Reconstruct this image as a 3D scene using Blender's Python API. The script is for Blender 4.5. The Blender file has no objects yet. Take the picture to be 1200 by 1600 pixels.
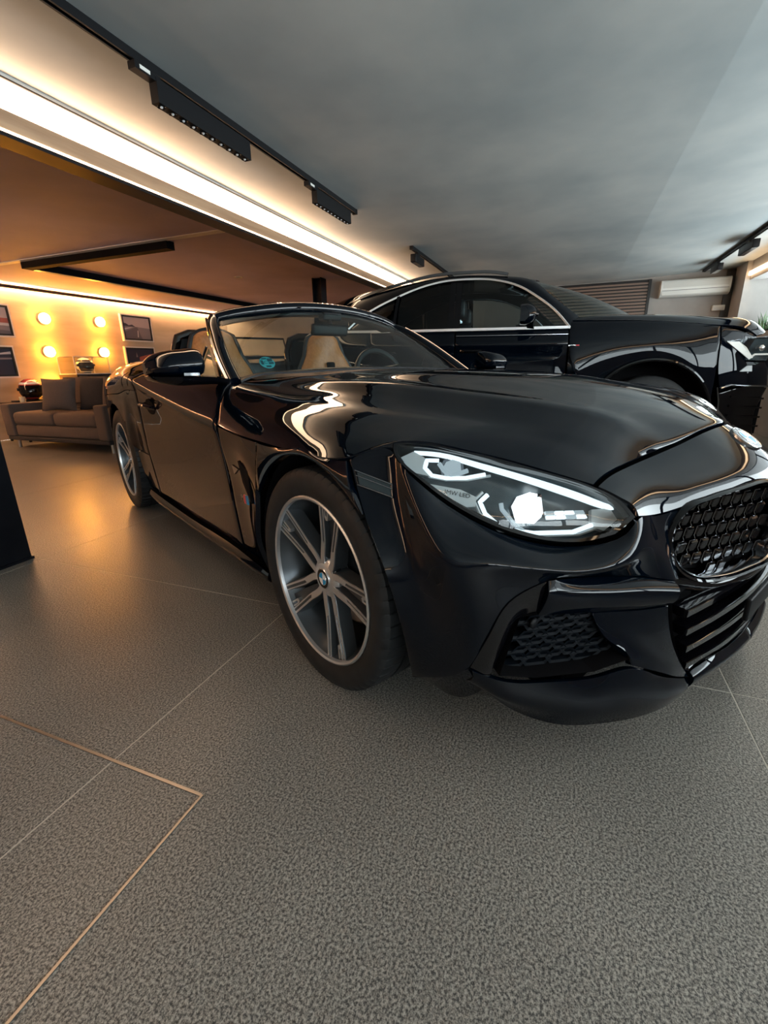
import bpy, bmesh, math, random
import numpy as np
from mathutils import Vector, Matrix
random.seed(7)
C = bpy.context.scene.collection
SC = bpy.context.scene
PI = math.pi

# ------------------------------------------------------------------ camera
cam_d = bpy.data.cameras.new('camera')
cam = bpy.data.objects.new('camera', cam_d); C.objects.link(cam)
SC.camera = cam
F_PX = 714.26
cam_d.sensor_fit = 'VERTICAL'; cam_d.sensor_height = 32.0; cam_d.sensor_width = 24.0
cam_d.lens = F_PX / 1600.0 * 32.0
cam_d.clip_start = 0.02; cam_d.clip_end = 200
YAW, PITCH, ROLL = math.radians(21.558), math.radians(17.635), math.radians(1.0388)
CAM_Z = 0.9167
fwd = Vector((math.cos(YAW)*math.cos(PITCH), math.sin(YAW)*math.cos(PITCH), -math.sin(PITCH)))
rgt = Vector((math.sin(YAW), -math.cos(YAW), 0)); dwn = fwd.cross(rgt)
r2 = rgt*math.cos(ROLL) + dwn*math.sin(ROLL); d2 = dwn*math.cos(ROLL) - rgt*math.sin(ROLL)
M = Matrix((r2, -d2, -fwd)).transposed().to_4x4(); M.translation = (0, 0, CAM_Z)
cam.matrix_world = M

# ------------------------------------------------------------------ world, daylight, exposure
SC.view_settings.view_transform = 'Standard'; SC.view_settings.look = 'None'
SC.view_settings.exposure = 0.0; SC.view_settings.gamma = 1.0
SC.view_settings.use_curve_mapping = False
try:
    SC.cycles.max_bounces = 8; SC.cycles.transparent_max_bounces = 12
    SC.cycles.caustics_reflective = False; SC.cycles.caustics_refractive = False
    SC.cycles.sample_clamp_indirect = 6.0
except Exception: pass
world = bpy.data.worlds.new('daylight'); SC.world = world; world.use_nodes = True
wn = world.node_tree.nodes; wl = world.node_tree.links
wbg = wn['Background']; wbg.inputs['Color'].default_value = (0.84, 0.94, 1.0, 1); wbg.inputs['Strength'].default_value = 14.5

def portal(name, loc, rot, sx, sy):
    l = bpy.data.lights.new(name, 'AREA'); l.shape = 'RECTANGLE'; l.size = sx; l.size_y = sy
    l.cycles.is_portal = True
    o = bpy.data.objects.new(name, l); C.objects.link(o); o.location = loc; o.rotation_euler = rot
    return o
H_CEIL = 2.21
portal('window_portal', (0.8, -2.76, 1.56), (PI/2, 0, 0), 19.6, 1.15)

# ------------------------------------------------------------------ materials
def mat(name, col=(0.5,0.5,0.5), rough=0.5, metal=0.0, spec=0.5, coat=0.0, emit=None, es=0.0, trans=0.0, alpha=1.0, ior=None):
    m = bpy.data.materials.new(name); m.use_nodes = True
    b = m.node_tree.nodes['Principled BSDF']
    b.inputs['Base Color'].default_value = (*col, 1); b.inputs['Roughness'].default_value = rough
    b.inputs['Metallic'].default_value = metal; b.inputs['Specular IOR Level'].default_value = spec
    b.inputs['Coat Weight'].default_value = coat; b.inputs['Coat Roughness'].default_value = 0.02
    if emit: b.inputs['Emission Color'].default_value = (*emit, 1); b.inputs['Emission Strength'].default_value = es
    if trans: b.inputs['Transmission Weight'].default_value = trans
    if ior: b.inputs['IOR'].default_value = ior
    return m
def nodes(m): return m.node_tree.nodes, m.node_tree.links, m.node_tree.nodes['Principled BSDF']
def noise_col(m, scale, c1, c2, detail=4, lo=0.35, hi=0.65, bump=0.0, bscale=None, rough=None, stretch=None):
    n, l, b = nodes(m)
    tc = n.new('ShaderNodeTexCoord'); mp = n.new('ShaderNodeMapping'); l.new(tc.outputs['Object'], mp.inputs[0])
    if stretch: mp.inputs['Scale'].default_value = stretch
    t = n.new('ShaderNodeTexNoise'); t.inputs['Scale'].default_value = scale; t.inputs['Detail'].default_value = detail
    l.new(mp.outputs[0], t.inputs['Vector'])
    r = n.new('ShaderNodeValToRGB'); r.color_ramp.elements[0].position = lo; r.color_ramp.elements[1].position = hi
    r.color_ramp.elements[0].color = (*c1, 1); r.color_ramp.elements[1].color = (*c2, 1)
    l.new(t.outputs['Fac'], r.inputs[0]); l.new(r.outputs[0], b.inputs['Base Color'])
    if bump:
        t2 = n.new('ShaderNodeTexNoise'); t2.inputs['Scale'].default_value = bscale or scale; t2.inputs['Detail'].default_value = 3
        l.new(mp.outputs[0], t2.inputs['Vector'])
        bp = n.new('ShaderNodeBump'); bp.inputs['Strength'].default_value = bump; bp.inputs['Distance'].default_value = 0.01
        l.new(t2.outputs['Fac'], bp.inputs['Height']); l.new(bp.outputs[0], b.inputs['Normal'])
    return m
def glass_mat(name, tint, refl=1.0, ior=1.5, rough=0.0):
    m = bpy.data.materials.new(name); m.use_nodes = True
    n = m.node_tree.nodes; l = m.node_tree.links; n.clear()
    out = n.new('ShaderNodeOutputMaterial'); tr = n.new('ShaderNodeBsdfTransparent'); tr.inputs[0].default_value = (*tint, 1)
    gl = n.new('ShaderNodeBsdfGlossy'); gl.inputs['Roughness'].default_value = rough; gl.inputs[0].default_value = (refl, refl, refl, 1)
    fr = n.new('ShaderNodeFresnel'); ge = n.new('ShaderNodeNewGeometry'); mr = n.new('ShaderNodeMapRange'); mr.inputs[3].default_value = ior; mr.inputs[4].default_value = 1.0/ior; l.new(ge.outputs['Backfacing'], mr.inputs[0]); l.new(mr.outputs[0], fr.inputs[0])
    mx = n.new('ShaderNodeMixShader'); l.new(fr.outputs[0], mx.inputs[0]); l.new(tr.outputs[0], mx.inputs[1]); l.new(gl.outputs[0], mx.inputs[2])
    l.new(mx.outputs[0], out.inputs[0]); return m
def emis(name, col, s): return mat(name, (0.02,0.02,0.02), 0.5, emit=col, es=s)

M_paint = mat('black_car_paint', (0.0006,0.0022,0.0055), 0.008, spec=0.38, ior=1.5)
M_paint2 = mat('black_suv_paint', (0.0006,0.0018,0.0045), 0.01, spec=0.32, ior=1.5)
M_gloss = mat('gloss_black_plastic', (0.002,0.002,0.003), 0.03, spec=0.45)
M_blk = mat('satin_black_plastic', (0.006,0.0065,0.008), 0.45, spec=0.2)
M_dark = mat('dark_void', (0.004,0.004,0.005), 0.8, spec=0.1)
M_mesh = mat('dark_mesh_plastic', (0.003,0.005,0.008), 0.5, spec=0.15)
M_chrome = mat('chrome', (0.80,0.81,0.82), 0.18, 1.0)
M_dchrome = mat('dark_chrome', (0.30,0.31,0.33), 0.12, 1.0)
M_silver = mat('machined_alloy', (0.70,0.72,0.74), 0.34, 0.9)
M_rimdark = mat('dark_grey_alloy', (0.075,0.085,0.095), 0.30, 0.6)
M_rub = mat('tyre_rubber', (0.018,0.020,0.022), 0.6, spec=0.35)
noise_col(M_rub, 30, (0.008,0.0095,0.011), (0.014,0.0165,0.019))
M_disc = mat('brake_steel', (0.30,0.29,0.28), 0.35, 1.0)
M_lens = glass_mat('headlight_lens', (0.93,0.97,0.98), 1.0, 1.45)
M_ws = glass_mat('tinted_windscreen', (0.62,0.74,0.74), 1.0, 1.5)
M_clear = glass_mat('clear_glass', (0.94,0.95,0.94), 1.0, 1.45)
M_tint = glass_mat('privacy_glass', (0.05,0.055,0.06), 1.0, 1.5)
M_stint = glass_mat('suv_side_glass', (0.35,0.42,0.44), 1.0, 1.5)
M_led = emis('cool_led', (0.80,0.94,1.0), 1.3)
M_ledhot = emis('projector_led', (0.85,0.96,1.0), 9.0)
M_leddim = emis('soft_led', (0.70,0.90,1.0), 0.45)
M_hlplate = mat('headlight_grey_plate', (0.42,0.45,0.46), 0.3)
M_hldark = mat('headlight_housing', (0.02,0.032,0.038), 0.25)
M_tan = noise_col(mat('tan_leather', (0.42,0.20,0.085), 0.45), 60, (0.44,0.165,0.05), (0.54,0.21,0.07), bump=0.15)
M_blkleather = mat('black_leather', (0.012,0.012,0.014), 0.42)
M_white = mat('white_plastic', (0.72,0.72,0.68), 0.4)
M_teal = mat('teal_sticker', (0.06,0.42,0.46), 0.5)
M_tealdark = mat('teal_sticker_dark', (0.01,0.07,0.09), 0.5)
M_blue = mat('badge_blue', (0.03,0.28,0.55), 0.25)
M_wht = mat('badge_white', (0.8,0.82,0.83), 0.25)
M_red = mat('badge_red', (0.6,0.03,0.03), 0.3)
M_purple = mat('badge_dark_blue', (0.03,0.04,0.22), 0.3)
M_grout = mat('pale_grout', (0.56,0.53,0.47), 0.8, spec=0.1)
M_metaltrim = mat('brushed_steel_trim', (0.50,0.47,0.43), 0.35, 1.0)
M_steelblk = noise_col(mat('black_steel', (0.006,0.007,0.01), 0.42, spec=0.2), 8, (0.004,0.005,0.008), (0.008,0.009,0.012))
M_alu = mat('satin_aluminium', (0.80,0.81,0.82), 0.5, 0.9)
M_fab = noise_col(mat('taupe_fabric', (0.20,0.155,0.13), 0.9, spec=0.2), 220, (0.085,0.066,0.058), (0.125,0.097,0.084), bump=0.2)
M_fabd = noise_col(mat('charcoal_fabric', (0.06,0.055,0.055), 0.9, spec=0.2), 220, (0.028,0.026,0.028), (0.048,0.043,0.043), bump=0.2)
M_wood = mat('dark_wood', (0.035,0.022,0.016), 0.4)
M_frameb = mat('black_frame', (0.012,0.011,0.011), 0.35)
M_framew = mat('pale_frame_edge', (0.72,0.66,0.58), 0.5)
M_cream = mat('cream_strip', (0.90,0.85,0.78), 0.5)

# floor tile
M_tile = mat('speckled_porcelain', (0.08,0.08,0.08), 0.42, spec=0.45)
n, l, b = nodes(M_tile)
tc = n.new('ShaderNodeTexCoord')
geo = n.new('ShaderNodeNewGeometry')
t1 = n.new('ShaderNodeTexNoise'); t1.inputs['Scale'].default_value = 210; t1.inputs['Detail'].default_value = 6; t1.inputs['Roughness'].default_value = 0.78
t2 = n.new('ShaderNodeTexNoise'); t2.inputs['Scale'].default_value = 2.2; t2.inputs['Detail'].default_value = 5
l.new(geo.outputs['Position'], t1.inputs['Vector']); l.new(geo.outputs['Position'], t2.inputs['Vector'])
r = n.new('ShaderNodeValToRGB'); r.color_ramp.elements[0].position = 0.43; r.color_ramp.elements[1].position = 0.59
r.color_ramp.elements[0].color = (0.038,0.039,0.039,1); r.color_ramp.elements[1].color = (0.43,0.415,0.375,1)
l.new(t1.outputs['Fac'], r.inputs[0])
mx = n.new('ShaderNodeMix'); mx.data_type = 'RGBA'; mx.blend_type = 'MULTIPLY'; mx.inputs[0].default_value = 0.5
r2_ = n.new('ShaderNodeValToRGB'); r2_.color_ramp.elements[0].position = 0.3; r2_.color_ramp.elements[1].position = 0.7
r2_.color_ramp.elements[0].color = (0.65,0.65,0.65,1); r2_.color_ramp.elements[1].color = (1,1,1,1)
l.new(t2.outputs['Fac'], r2_.inputs[0]); l.new(r.outputs[0], mx.inputs[6]); l.new(r2_.outputs[0], mx.inputs[7]); l.new(mx.outputs[2], b.inputs['Base Color'])
bp = n.new('ShaderNodeBump'); bp.inputs['Strength'].default_value = 0.12; bp.inputs['Distance'].default_value = 0.002
l.new(t1.outputs['Fac'], bp.inputs['Height']); l.new(bp.outputs[0], b.inputs['Normal'])
rr = n.new('ShaderNodeMapRange'); rr.inputs[3].default_value = 0.285; rr.inputs[4].default_value = 0.34
l.new(t2.outputs['Fac'], rr.inputs[0]); l.new(rr.outputs[0], b.inputs['Roughness'])

M_ceil = noise_col(mat('microcement_ceiling', (0.4,0.41,0.4), 0.75), 0.9, (0.47,0.52,0.53), (0.70,0.72,0.70), detail=8, lo=0.36, hi=0.64, bump=0.12, bscale=6)
M_ceilb = noise_col(mat('lounge_ceiling', (0.3,0.27,0.26), 0.7), 1.2, (0.50,0.42,0.58), (0.64,0.54,0.72), detail=6)
M_wallw = noise_col(mat('warm_plaster_wall', (0.62,0.52,0.40), 0.85), 2.0, (0.42,0.32,0.21), (0.56,0.43,0.30), detail=7, stretch=(0.6,1,2.5))
M_wallg = noise_col(mat('grey_cement_wall', (0.36,0.34,0.32), 0.85), 2.0, (0.30,0.285,0.27), (0.40,0.375,0.35), detail=6)
M_wallb = mat('plain_wall', (0.30,0.30,0.30), 0.85)
M_fascia = noise_col(mat('glossy_fascia', (0.34,0.24,0.16), 0.22), 3.0, (0.30,0.20,0.13), (0.42,0.30,0.2), detail=6, stretch=(0.5,1,6))
M_strip = emis('warm_led_diffuser', (1.0,0.62,0.38), 12.0)
M_strip2 = emis('warm_led_line', (1.0,0.68,0.40), 9.0)
M_strip3 = emis('wall_wash_led', (1.0,0.54,0.25), 130.0)
M_globe = emis('warm_globe', (1.0,0.37,0.035), 140.0)

# ------------------------------------------------------------------ mesh helpers
class MB:
    def __init__(s): s.v = []; s.f = []
    def add(s, vs, fs):
        o = len(s.v); s.v += [tuple(map(float, p)) for p in vs]; s.f += [tuple(i+o for i in f) for f in fs]; return o
    def grid(s, P, flip=False):
        nv, nu = len(P), len(P[0]); fs = []
        for j in range(nv-1):
            for i in range(nu-1):
                q = (j*nu+i, j*nu+i+1, (j+1)*nu+i+1, (j+1)*nu+i)
                fs.append(q[::-1] if flip else q)
        s.add([p for r in P for p in r], fs)
    def box(s, x0, x1, y0, y1, z0, z1, bev=0.0):
        if bev <= 0:
            vs = [(x,y,z) for z in (z0,z1) for y in (y0,y1) for x in (x0,x1)]
            s.add(vs, [(0,2,3,1),(4,5,7,6),(0,1,5,4),(2,6,7,3),(0,4,6,2),(1,3,7,5)])
        else:
            bm = bmesh.new(); bmesh.ops.create_cube(bm, size=1)
            for v in bm.verts: v.co = Vector(((x0+x1)/2+v.co.x*(x1-x0), (y0+y1)/2+v.co.y*(y1-y0), (z0+z1)/2+v.co.z*(z1-z0)))
            bmesh.ops.bevel(bm, geom=bm.edges[:], offset=bev, segments=3, affect='EDGES', profile=0.5)
            s.frombm(bm)
    def frombm(s, bm):
        bm.verts.index_update(); s.add([v.co[:] for v in bm.verts], [tuple(v.index for v in f.verts) for f in bm.faces]); bm.free()
    def prism(s, poly, vec):
        n = len(poly); vec = Vector(vec); a = [Vector(p) for p in poly]; b_ = [p+vec for p in a]
        fs = [tuple(range(n))[::-1], tuple(range(n, 2*n))] + [(i, (i+1)%n, n+(i+1)%n, n+i) for i in range(n)]
        s.add(a+b_, fs)
    def tube(s, path, r, n=10, cap=True, closed=False):
        P = [Vector(p) for p in path]; rings = []; m = len(P)
        rad = r if isinstance(r, (list, tuple)) else [r]*m
        up = None
        for i, p in enumerate(P):
            if closed: t = P[(i+1)%m]-P[i-1]
            else: t = P[min(i+1,m-1)]-P[max(i-1,0)]
            t.normalize()
            if up is None:
                up = Vector((0,0,1)) if abs(t.z) < 0.9 else Vector((1,0,0))
            side = t.cross(up)
            if side.length < 1e-5: side = t.orthogonal()
            side.normalize(); up = side.cross(t)
            rings.append([p+(side*math.cos(2*PI*k/n)+up*math.sin(2*PI*k/n))*rad[i] for k in range(n)])
        vs = [q for rg in rings for q in rg]; fs = []
        for i in range(m if closed else m-1):
            a, b_ = i*n, ((i+1)%m)*n
            for k in range(n): fs.append((a+k, a+(k+1)%n, b_+(k+1)%n, b_+k))
        if cap and not closed: fs += [tuple(range(n))[::-1], tuple(range((m-1)*n, m*n))]
        s.add(vs, fs)
    def sweep(s, path, prof, closed=False):
        """prof: list of (a,b) in the frame side/up"""
        P = [Vector(p) for p in path]; m = len(P); n = len(prof); rings = []; up = None
        for i, p in enumerate(P):
            t = (P[min(i+1,m-1)]-P[max(i-1,0)]) if not closed else (P[(i+1)%m]-P[i-1]); t.normalize()
            if up is None: up = Vector((0,0,1)) if abs(t.z) < 0.9 else Vector((1,0,0))
            side = t.cross(up).normalized(); up = side.cross(t)
            rings.append([p+side*a+up*b_ for a, b_ in prof])
        fs = []
        for i in range(m if closed else m-1):
            a, b_ = i*n, ((i+1)%m)*n
            for k in range(n): fs.append((a+k, a+(k+1)%n, b_+(k+1)%n, b_+k))
        if not closed: fs += [tuple(range(n))[::-1], tuple(range((m-1)*n, m*n))]
        s.add([q for rg in rings for q in rg], fs)
    def lathe(s, prof, seg=48, axis='Y', rf=None, c=(0,0,0)):
        """prof: (r, a) along the axis"""
        n = len(prof); vs = []; fs = []
        for k in range(seg):
            th = 2*PI*k/seg; cs, sn = math.cos(th), math.sin(th)
            for i, (r, a) in enumerate(prof):
                if rf: r = rf(k, i, r)
                p = (r*cs, a, r*sn) if axis == 'Y' else (r*cs, r*sn, a) if axis == 'Z' else (a, r*cs, r*sn)
                vs.append((p[0]+c[0], p[1]+c[1], p[2]+c[2]))
        for k in range(seg):
            k2 = (k+1) % seg
            for i in range(n-1): fs.append((k*n+i, k*n+i+1, k2*n+i+1, k2*n+i))
        s.add(vs, fs)
    def ball(s, c, r, sx=1, sy=1, sz=1, seg=24, ring=14):
        bm = bmesh.new(); bmesh.ops.create_uvsphere(bm, u_segments=seg, v_segments=ring, radius=r)
        for v in bm.verts: v.co = Vector((c[0]+v.co.x*sx, c[1]+v.co.y*sy, c[2]+v.co.z*sz))
        s.frombm(bm)
    def mirrored(s):
        m = MB(); m.v = [(x,-y,z) for x,y,z in s.v]; m.f = [f[::-1] for f in s.f]; return m
    def build(s, name, material, parent=None, smooth=True, weld=0.0, out=None, sharp=35, recalc=True):
        bm = bmesh.new(); vs = [bm.verts.new(p) for p in s.v]
        for f in s.f:
            if len(set(f)) < 3: continue
            try: bm.faces.new([vs[i] for i in f])
            except ValueError: pass
        if weld: bmesh.ops.remove_doubles(bm, verts=bm.verts[:], dist=weld)
        if recalc: bmesh.ops.recalc_face_normals(bm, faces=bm.faces[:])
        me = bpy.data.meshes.new(name); bm.to_mesh(me); bm.free()
        if smooth:
            me.polygons.foreach_set('use_smooth', [True]*len(me.polygons))
            if sharp: me.set_sharp_from_angle(angle=math.radians(sharp))
        me.materials.append(material)
        o = bpy.data.objects.new(name, me); C.objects.link(o)
        if parent: o.parent = parent
        return o

def herm(pts, ts):
    """nonuniform Catmull-Rom through pts sampled at index parameters ts (0..n-1)"""
    P = np.array(pts, float); n = len(P)
    if n == 2:
        return [P[0]*(1-t)+P[1]*t for t in ts]
    d = np.maximum(np.linalg.norm(P[1:]-P[:-1], axis=1), 1e-6)
    sl = (P[1:]-P[:-1])/d[:,None]
    T = np.zeros_like(P)
    for i in range(1, n-1): T[i] = (sl[i-1]*d[i]+sl[i]*d[i-1])/(d[i-1]+d[i])
    T[0] = 1.5*sl[0]-0.5*T[1]; T[-1] = 1.5*sl[-1]-0.5*T[-2]
    out = []
    for t in ts:
        i = min(int(t), n-2); s = t-i; h = d[i]
        out.append((2*s**3-3*s*s+1)*P[i]+(s**3-2*s*s+s)*h*T[i]+(-2*s**3+3*s*s)*P[i+1]+(s**3-s*s)*h*T[i+1])
    return out
def params(n, k, edge):
    """k samples per segment, plus one support sample close to both ends"""
    t = list(np.linspace(0, n-1, (n-1)*k+1))
    if edge: t = [0.0, edge]+t[1:-1]+[n-1-edge, float(n-1)]
    return t
def surf(rows, ku=5, kv=5, edge=0.04):
    n = len(rows[0]); tu = params(n, ku, edge); R = [herm(r, tu) for r in rows]
    tv = params(len(rows), kv, edge)
    cols = [herm([R[j][i] for j in range(len(R))], tv) for i in range(len(tu))]
    return [[cols[i][j] for i in range(len(tu))] for j in range(len(tv))]
def panel(rows, ref, ku=5, kv=5, gap=0.002, thick=0.014, flange=True, edge=0.04, mb=None, rnd_=0.002):
    """body panel: smooth sheet through rows, turned-in flange along the border; ref = a point inside the car"""
    P = np.array(surf(rows, ku, kv, edge)); nv, nu = P.shape[:2]
    du = np.gradient(P, axis=1); dv = np.gradient(P, axis=0); N = np.cross(du, dv)
    N /= np.maximum(np.linalg.norm(N, axis=2, keepdims=True), 1e-9)
    flip = np.sum(N*(P-np.array(ref))) < 0
    if flip: N = -N
    mb = mb or MB()
    if gap:
        for j, jj in ((0,1),(nv-1,nv-2)):
            dd = P[jj]-P[j]; L = np.linalg.norm(dd, axis=1, keepdims=True); P[j] = P[j]+dd/np.maximum(L,1e-6)*np.minimum(gap, L*0.6)
        for i, ii in ((0,1),(nu-1,nu-2)):
            dd = P[:,ii]-P[:,i]; L = np.linalg.norm(dd, axis=1, keepdims=True); P[:,i] = P[:,i]+dd/np.maximum(L,1e-6)*np.minimum(gap, L*0.6)
    if rnd_:
        P[0] -= N[0]*rnd_; P[-1] -= N[-1]*rnd_; P[1:-1,0] -= N[1:-1,0]*rnd_; P[1:-1,-1] -= N[1:-1,-1]*rnd_
    mb.grid(P.tolist(), flip)
    if flange:
        loop = [(0,i) for i in range(nu)]+[(j,nu-1) for j in range(1,nv)]+[(nv-1,i) for i in range(nu-2,-1,-1)]+[(j,0) for j in range(nv-2,0,-1)]
        ring = [P[a] for a in loop]; inn = [P[a]-N[a]*thick for a in loop]
        m = len(loop); fs = [(k,(k+1)%m,m+(k+1)%m,m+k) for k in range(m)]
        if not flip: fs = [f[::-1] for f in fs]
        mb.add(ring+inn, fs)
    return mb
def ysurf(mb, x, z):
    """outermost y (right side) of a panel mesh near (x, z)"""
    P = np.array(mb.v); P = P[P[:,1] < -0.3]; d = np.hypot(P[:,0]-x, P[:,2]-z); i = np.argsort(d)[:6]; w = 1/(d[i]+1e-3)**2
    return float(np.sum(P[i,1]*w)/np.sum(w))
def body(name, mbs, material, parent, mirror=False, label=None, weld=0.0006):
    out = []
    m = MB()
    for q in (mbs if isinstance(mbs, list) else [mbs]): m.add(q.v, q.f)
    o = m.build(name, material, parent, weld=weld, sharp=40, recalc=False); out.append(o)
    if label: o['label'] = label
    if mirror:
        o2 = m.mirrored().build(name, material, parent, weld=weld, sharp=40, recalc=False); out.append(o2)
        if label: o2['label'] = label
    return out
def thing(name, label, cat, loc=(0,0,0), rz=0, group=None):
    o = bpy.data.objects.new(name, None); C.objects.link(o); o.empty_display_size = 0.1
    o.location = loc; o.rotation_euler = (0,0,rz); tag(o, label, cat, group); return o
def tag(o, label, cat, group=None):
    o['label'] = label; o['category'] = cat
    if group: o['group'] = group
    return o
def struct(o): o['kind'] = 'structure'; return o
def part_empty(name, parent, loc=(0,0,0), rot=(0,0,0)):
    o = bpy.data.objects.new(name, None); C.objects.link(o); o.parent = parent; o.location = loc; o.rotation_euler = rot; o.empty_display_size = 0.05
    return o
def copy_of(o, parent=None, name=None):
    c = o.copy(); C.objects.link(c); c.parent = parent
    for ch in list(o.children): copy_of(ch, c)
    return c
def text_mesh(name, s, size, material, parent, mw, depth=0.0006):
    cu = bpy.data.curves.new(name, 'FONT'); cu.body = s; cu.size = size; cu.align_x = 'CENTER'; cu.align_y = 'CENTER'; cu.extrude = depth
    to = bpy.data.objects.new(name+'_curve', cu); C.objects.link(to)
    dg = bpy.context.evaluated_depsgraph_get(); dg.update()
    me = bpy.data.meshes.new_from_object(to.evaluated_get(dg)); bpy.data.objects.remove(to)
    me.name = name; me.materials.clear(); me.materials.append(material)
    o = bpy.data.objects.new(name, me); C.objects.link(o)
    if parent: o.parent = parent
    o.matrix_local = mw
    return o
def frame_mat(origin, xdir, ydir):
    x = Vector(xdir).normalized(); y = Vector(ydir); y = (y-x*y.dot(x)).normalized(); z = x.cross(y)
    m = Matrix((x, y, z)).transposed().to_4x4(); m.translation = origin; return m
def V(a): return Vector(a)
def lerp(a, b, t): return tuple(a[i]*(1-t)+b[i]*t for i in range(3))

# ================================================================== ROOM
# floor: grout bed with separate large slabs on top
fl = MB(); fl.box(-9.0, 10.6, -2.8, 7.5, -0.12, -0.0008)
floor = struct(fl.build('floor', M_grout, smooth=False))
GX, GY, PX, PY, GAP = 1.385, 0.962, 2.97, 1.485, 0.0045
tm = MB(); tm.box(GAP/2, PX-GAP/2, GAP/2, PY-GAP/2, -0.006, 0.0)
tile0 = tm.build('floor_tile', M_tile, floor, smooth=False)
first = True
for i in range(-4, 4):
    for j in range(-6, 5):
        x, y = GX+i*PX, GY+j*PY
        x0, x1, y0, y1 = max(x, -9.0), min(x+PX, 10.6), max(y, -2.8), min(y+PY, 7.5)
        if x1-x0 < 0.05 or y1-y0 < 0.05: continue
        if x1-x0 > PX-0.01 and y1-y0 > PY-0.01:
            o = tile0 if first else copy_of(tile0, floor); first = False
            o.location = (x, y, 0)
        else:
            t = MB(); t.box(x0+GAP/2, x1-GAP/2, y0+GAP/2, y1-GAP/2, -0.006, 0.0)
            t.build('floor_tile', M_tile, floor, smooth=False)
# flush access hatch edged with steel angle
ht = thing('floor_hatch', 'rectangular floor hatch outlined by thin steel edging in the grey floor', 'hatch', (0,0,0))
for (x0,x1,y0,y1) in ((-1.2,0.583,0.681,0.6865),(-1.2,0.583,1.400,1.4065),(0.578,0.585,0.6865,1.400),(-1.2,-1.193,0.6865,1.400)):
    b_ = MB(); b_.box(x0,x1,y0,y1,-0.004,0.0025); b_.build('edge_strip', M_metaltrim, ht, smooth=False)
# ceilings and walls
def slab(name, x0,x1,y0,y1,z0,z1, m):
    q = MB(); q.box(x0,x1,y0,y1,z0,z1); return struct(q.build(name, m, smooth=False))
FOLD, SLOPE = -0.55, math.tan(math.radians(2.2))
def zc(y): return H_CEIL+max(0.0, FOLD-y)*SLOPE
q = MB(); q.box(-9.1, 10.7, FOLD, 2.53, H_CEIL, H_CEIL+0.12)
q.prism([(-9.1,FOLD,H_CEIL),(-9.1,-2.92,zc(-2.92)),(-9.1,-2.92,zc(-2.92)+0.12),(-9.1,FOLD,H_CEIL+0.12)], (19.8,0,0))
struct(q.build('ceiling', M_ceil, smooth=False))
BZ = 2.12
slab('ceiling_lounge', -9.1, 9.4, 2.53, 7.6, BZ, BZ+0.12, M_ceilb)
slab('wall_left', -9.1, 9.4, 7.5, 7.62, 0, BZ, M_wallw)
slab('wall_back', 9.3, 9.42, -2.24, 7.5, 0, H_CEIL+0.085, M_wallg)
slab('wall_back_return', 8.75, 9.42, -2.62, -2.24, 0, H_CEIL+0.085, M_wallg)
slab('wall_back_dark_edge', 9.26, 9.3, -2.24, -2.13, 0.9, H_CEIL+0.05, M_frameb)
# shopfront on the right and behind the camera: sill, head, posts, panes
def glazed(name, fixed, a0, a1, axis, n, wn_):
    z0, z1 = 0.98, 2.12
    def bx(u0,u1,v0,v1,m=M_frameb, th=0.06):
        q = MB()
        if axis == 'x': q.box(u0,u1,fixed-th,fixed+0.0,v0,v1)
        else: q.box(fixed-th,fixed,u0,u1,v0,v1)
        return q
    struct(bx(a0,a1,0,z0,th=0.12).build('wall_'+name+'_sill', M_wallb, smooth=False))
    struct(bx(a0,a1,z1,H_CEIL+0.2,th=0.12).build('wall_'+name+'_head', M_wallb, smooth=False))
    w = (a1-a0)/n
    for i in range(n):
        fr = MB(); e = 0.05
        for u0,u1,v0,v1 in ((a0+i*w,a0+i*w+e,z0,z1),(a0+(i+1)*w-e,a0+(i+1)*w,z0,z1),(a0+i*w+e,a0+(i+1)*w-e,z0,z0+e),(a0+i*w+e,a0+(i+1)*w-e,z1-e,z1)):
            q = bx(u0,u1,v0,v1); fr.add(q.v, q.f)
        wo = struct(fr.build('window_%d' % (wn_+i), M_frameb, smooth=False))
        q = MB()
        if axis == 'x': q.box(a0+i*w+e, a0+(i+1)*w-e, fixed-0.035, fixed-0.027, z0+e, z1-e)
        else: q.box(fixed-0.035, fixed-0.027, a0+i*w+e, a0+(i+1)*w-e, z0+e, z1-e)
        q.build('pane', M_clear, wo, smooth=False)
glazed('right', -2.8, -9.0, 10.6, 'x', 9, 1)
slab('wall_back_end', 10.6, 10.72, -2.8, -2.24, 0, H_CEIL+0.085, M_wallg)
slab('wall_showroom_front', -9.12, -9.0, -2.8, 2.53, 0, H_CEIL+0.2, M_wallb)
slab('wall_front', -9.12, -9.0, 2.53, 7.5, 0, BZ, M_wallw)
# added unseen slab outside the shopfront, keeps high sky light off the floor
slab('trim_sky_blocker', -9.0, 10.6, -5.2, -2.95, 2.45, 2.60, M_wallb)
# beam between showroom and lounge with its light cove
BY = 2.51
slab('trim_beam_flange', -9.0, 9.3, BY-0.004, BY+0.13, 1.950, 1.968, M_steelblk)
slab('trim_beam_web', -9.0, 9.3, BY+0.06, BY+0.13, 1.968, H_CEIL, M_steelblk)
fa = slab('trim_fascia', -9.0, 9.3, BY+0.003, BY+0.06, 1.982, 2.062, M_fascia)
lt = thing('cove_light', 'long warm white light strip along the black beam over the cars', 'light', (0,0,0))
q = MB(); q.box(-9.0, 9.3, BY+0.004, BY+0.055, 2.062, 2.185); q.build('diffuser', M_strip, lt, smooth=False)
q = MB(); q.box(-9.0, 9.3, BY-0.001, BY+0.05, 1.969, 1.981); q.build('light_line', M_strip2, lt, smooth=False, )
q = MB(); q.box(-9.0, 9.3, BY-0.004, BY+0.05, 2.186, 2.194); q.build('cover_strip', M_frameb, lt, smooth=False)
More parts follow.
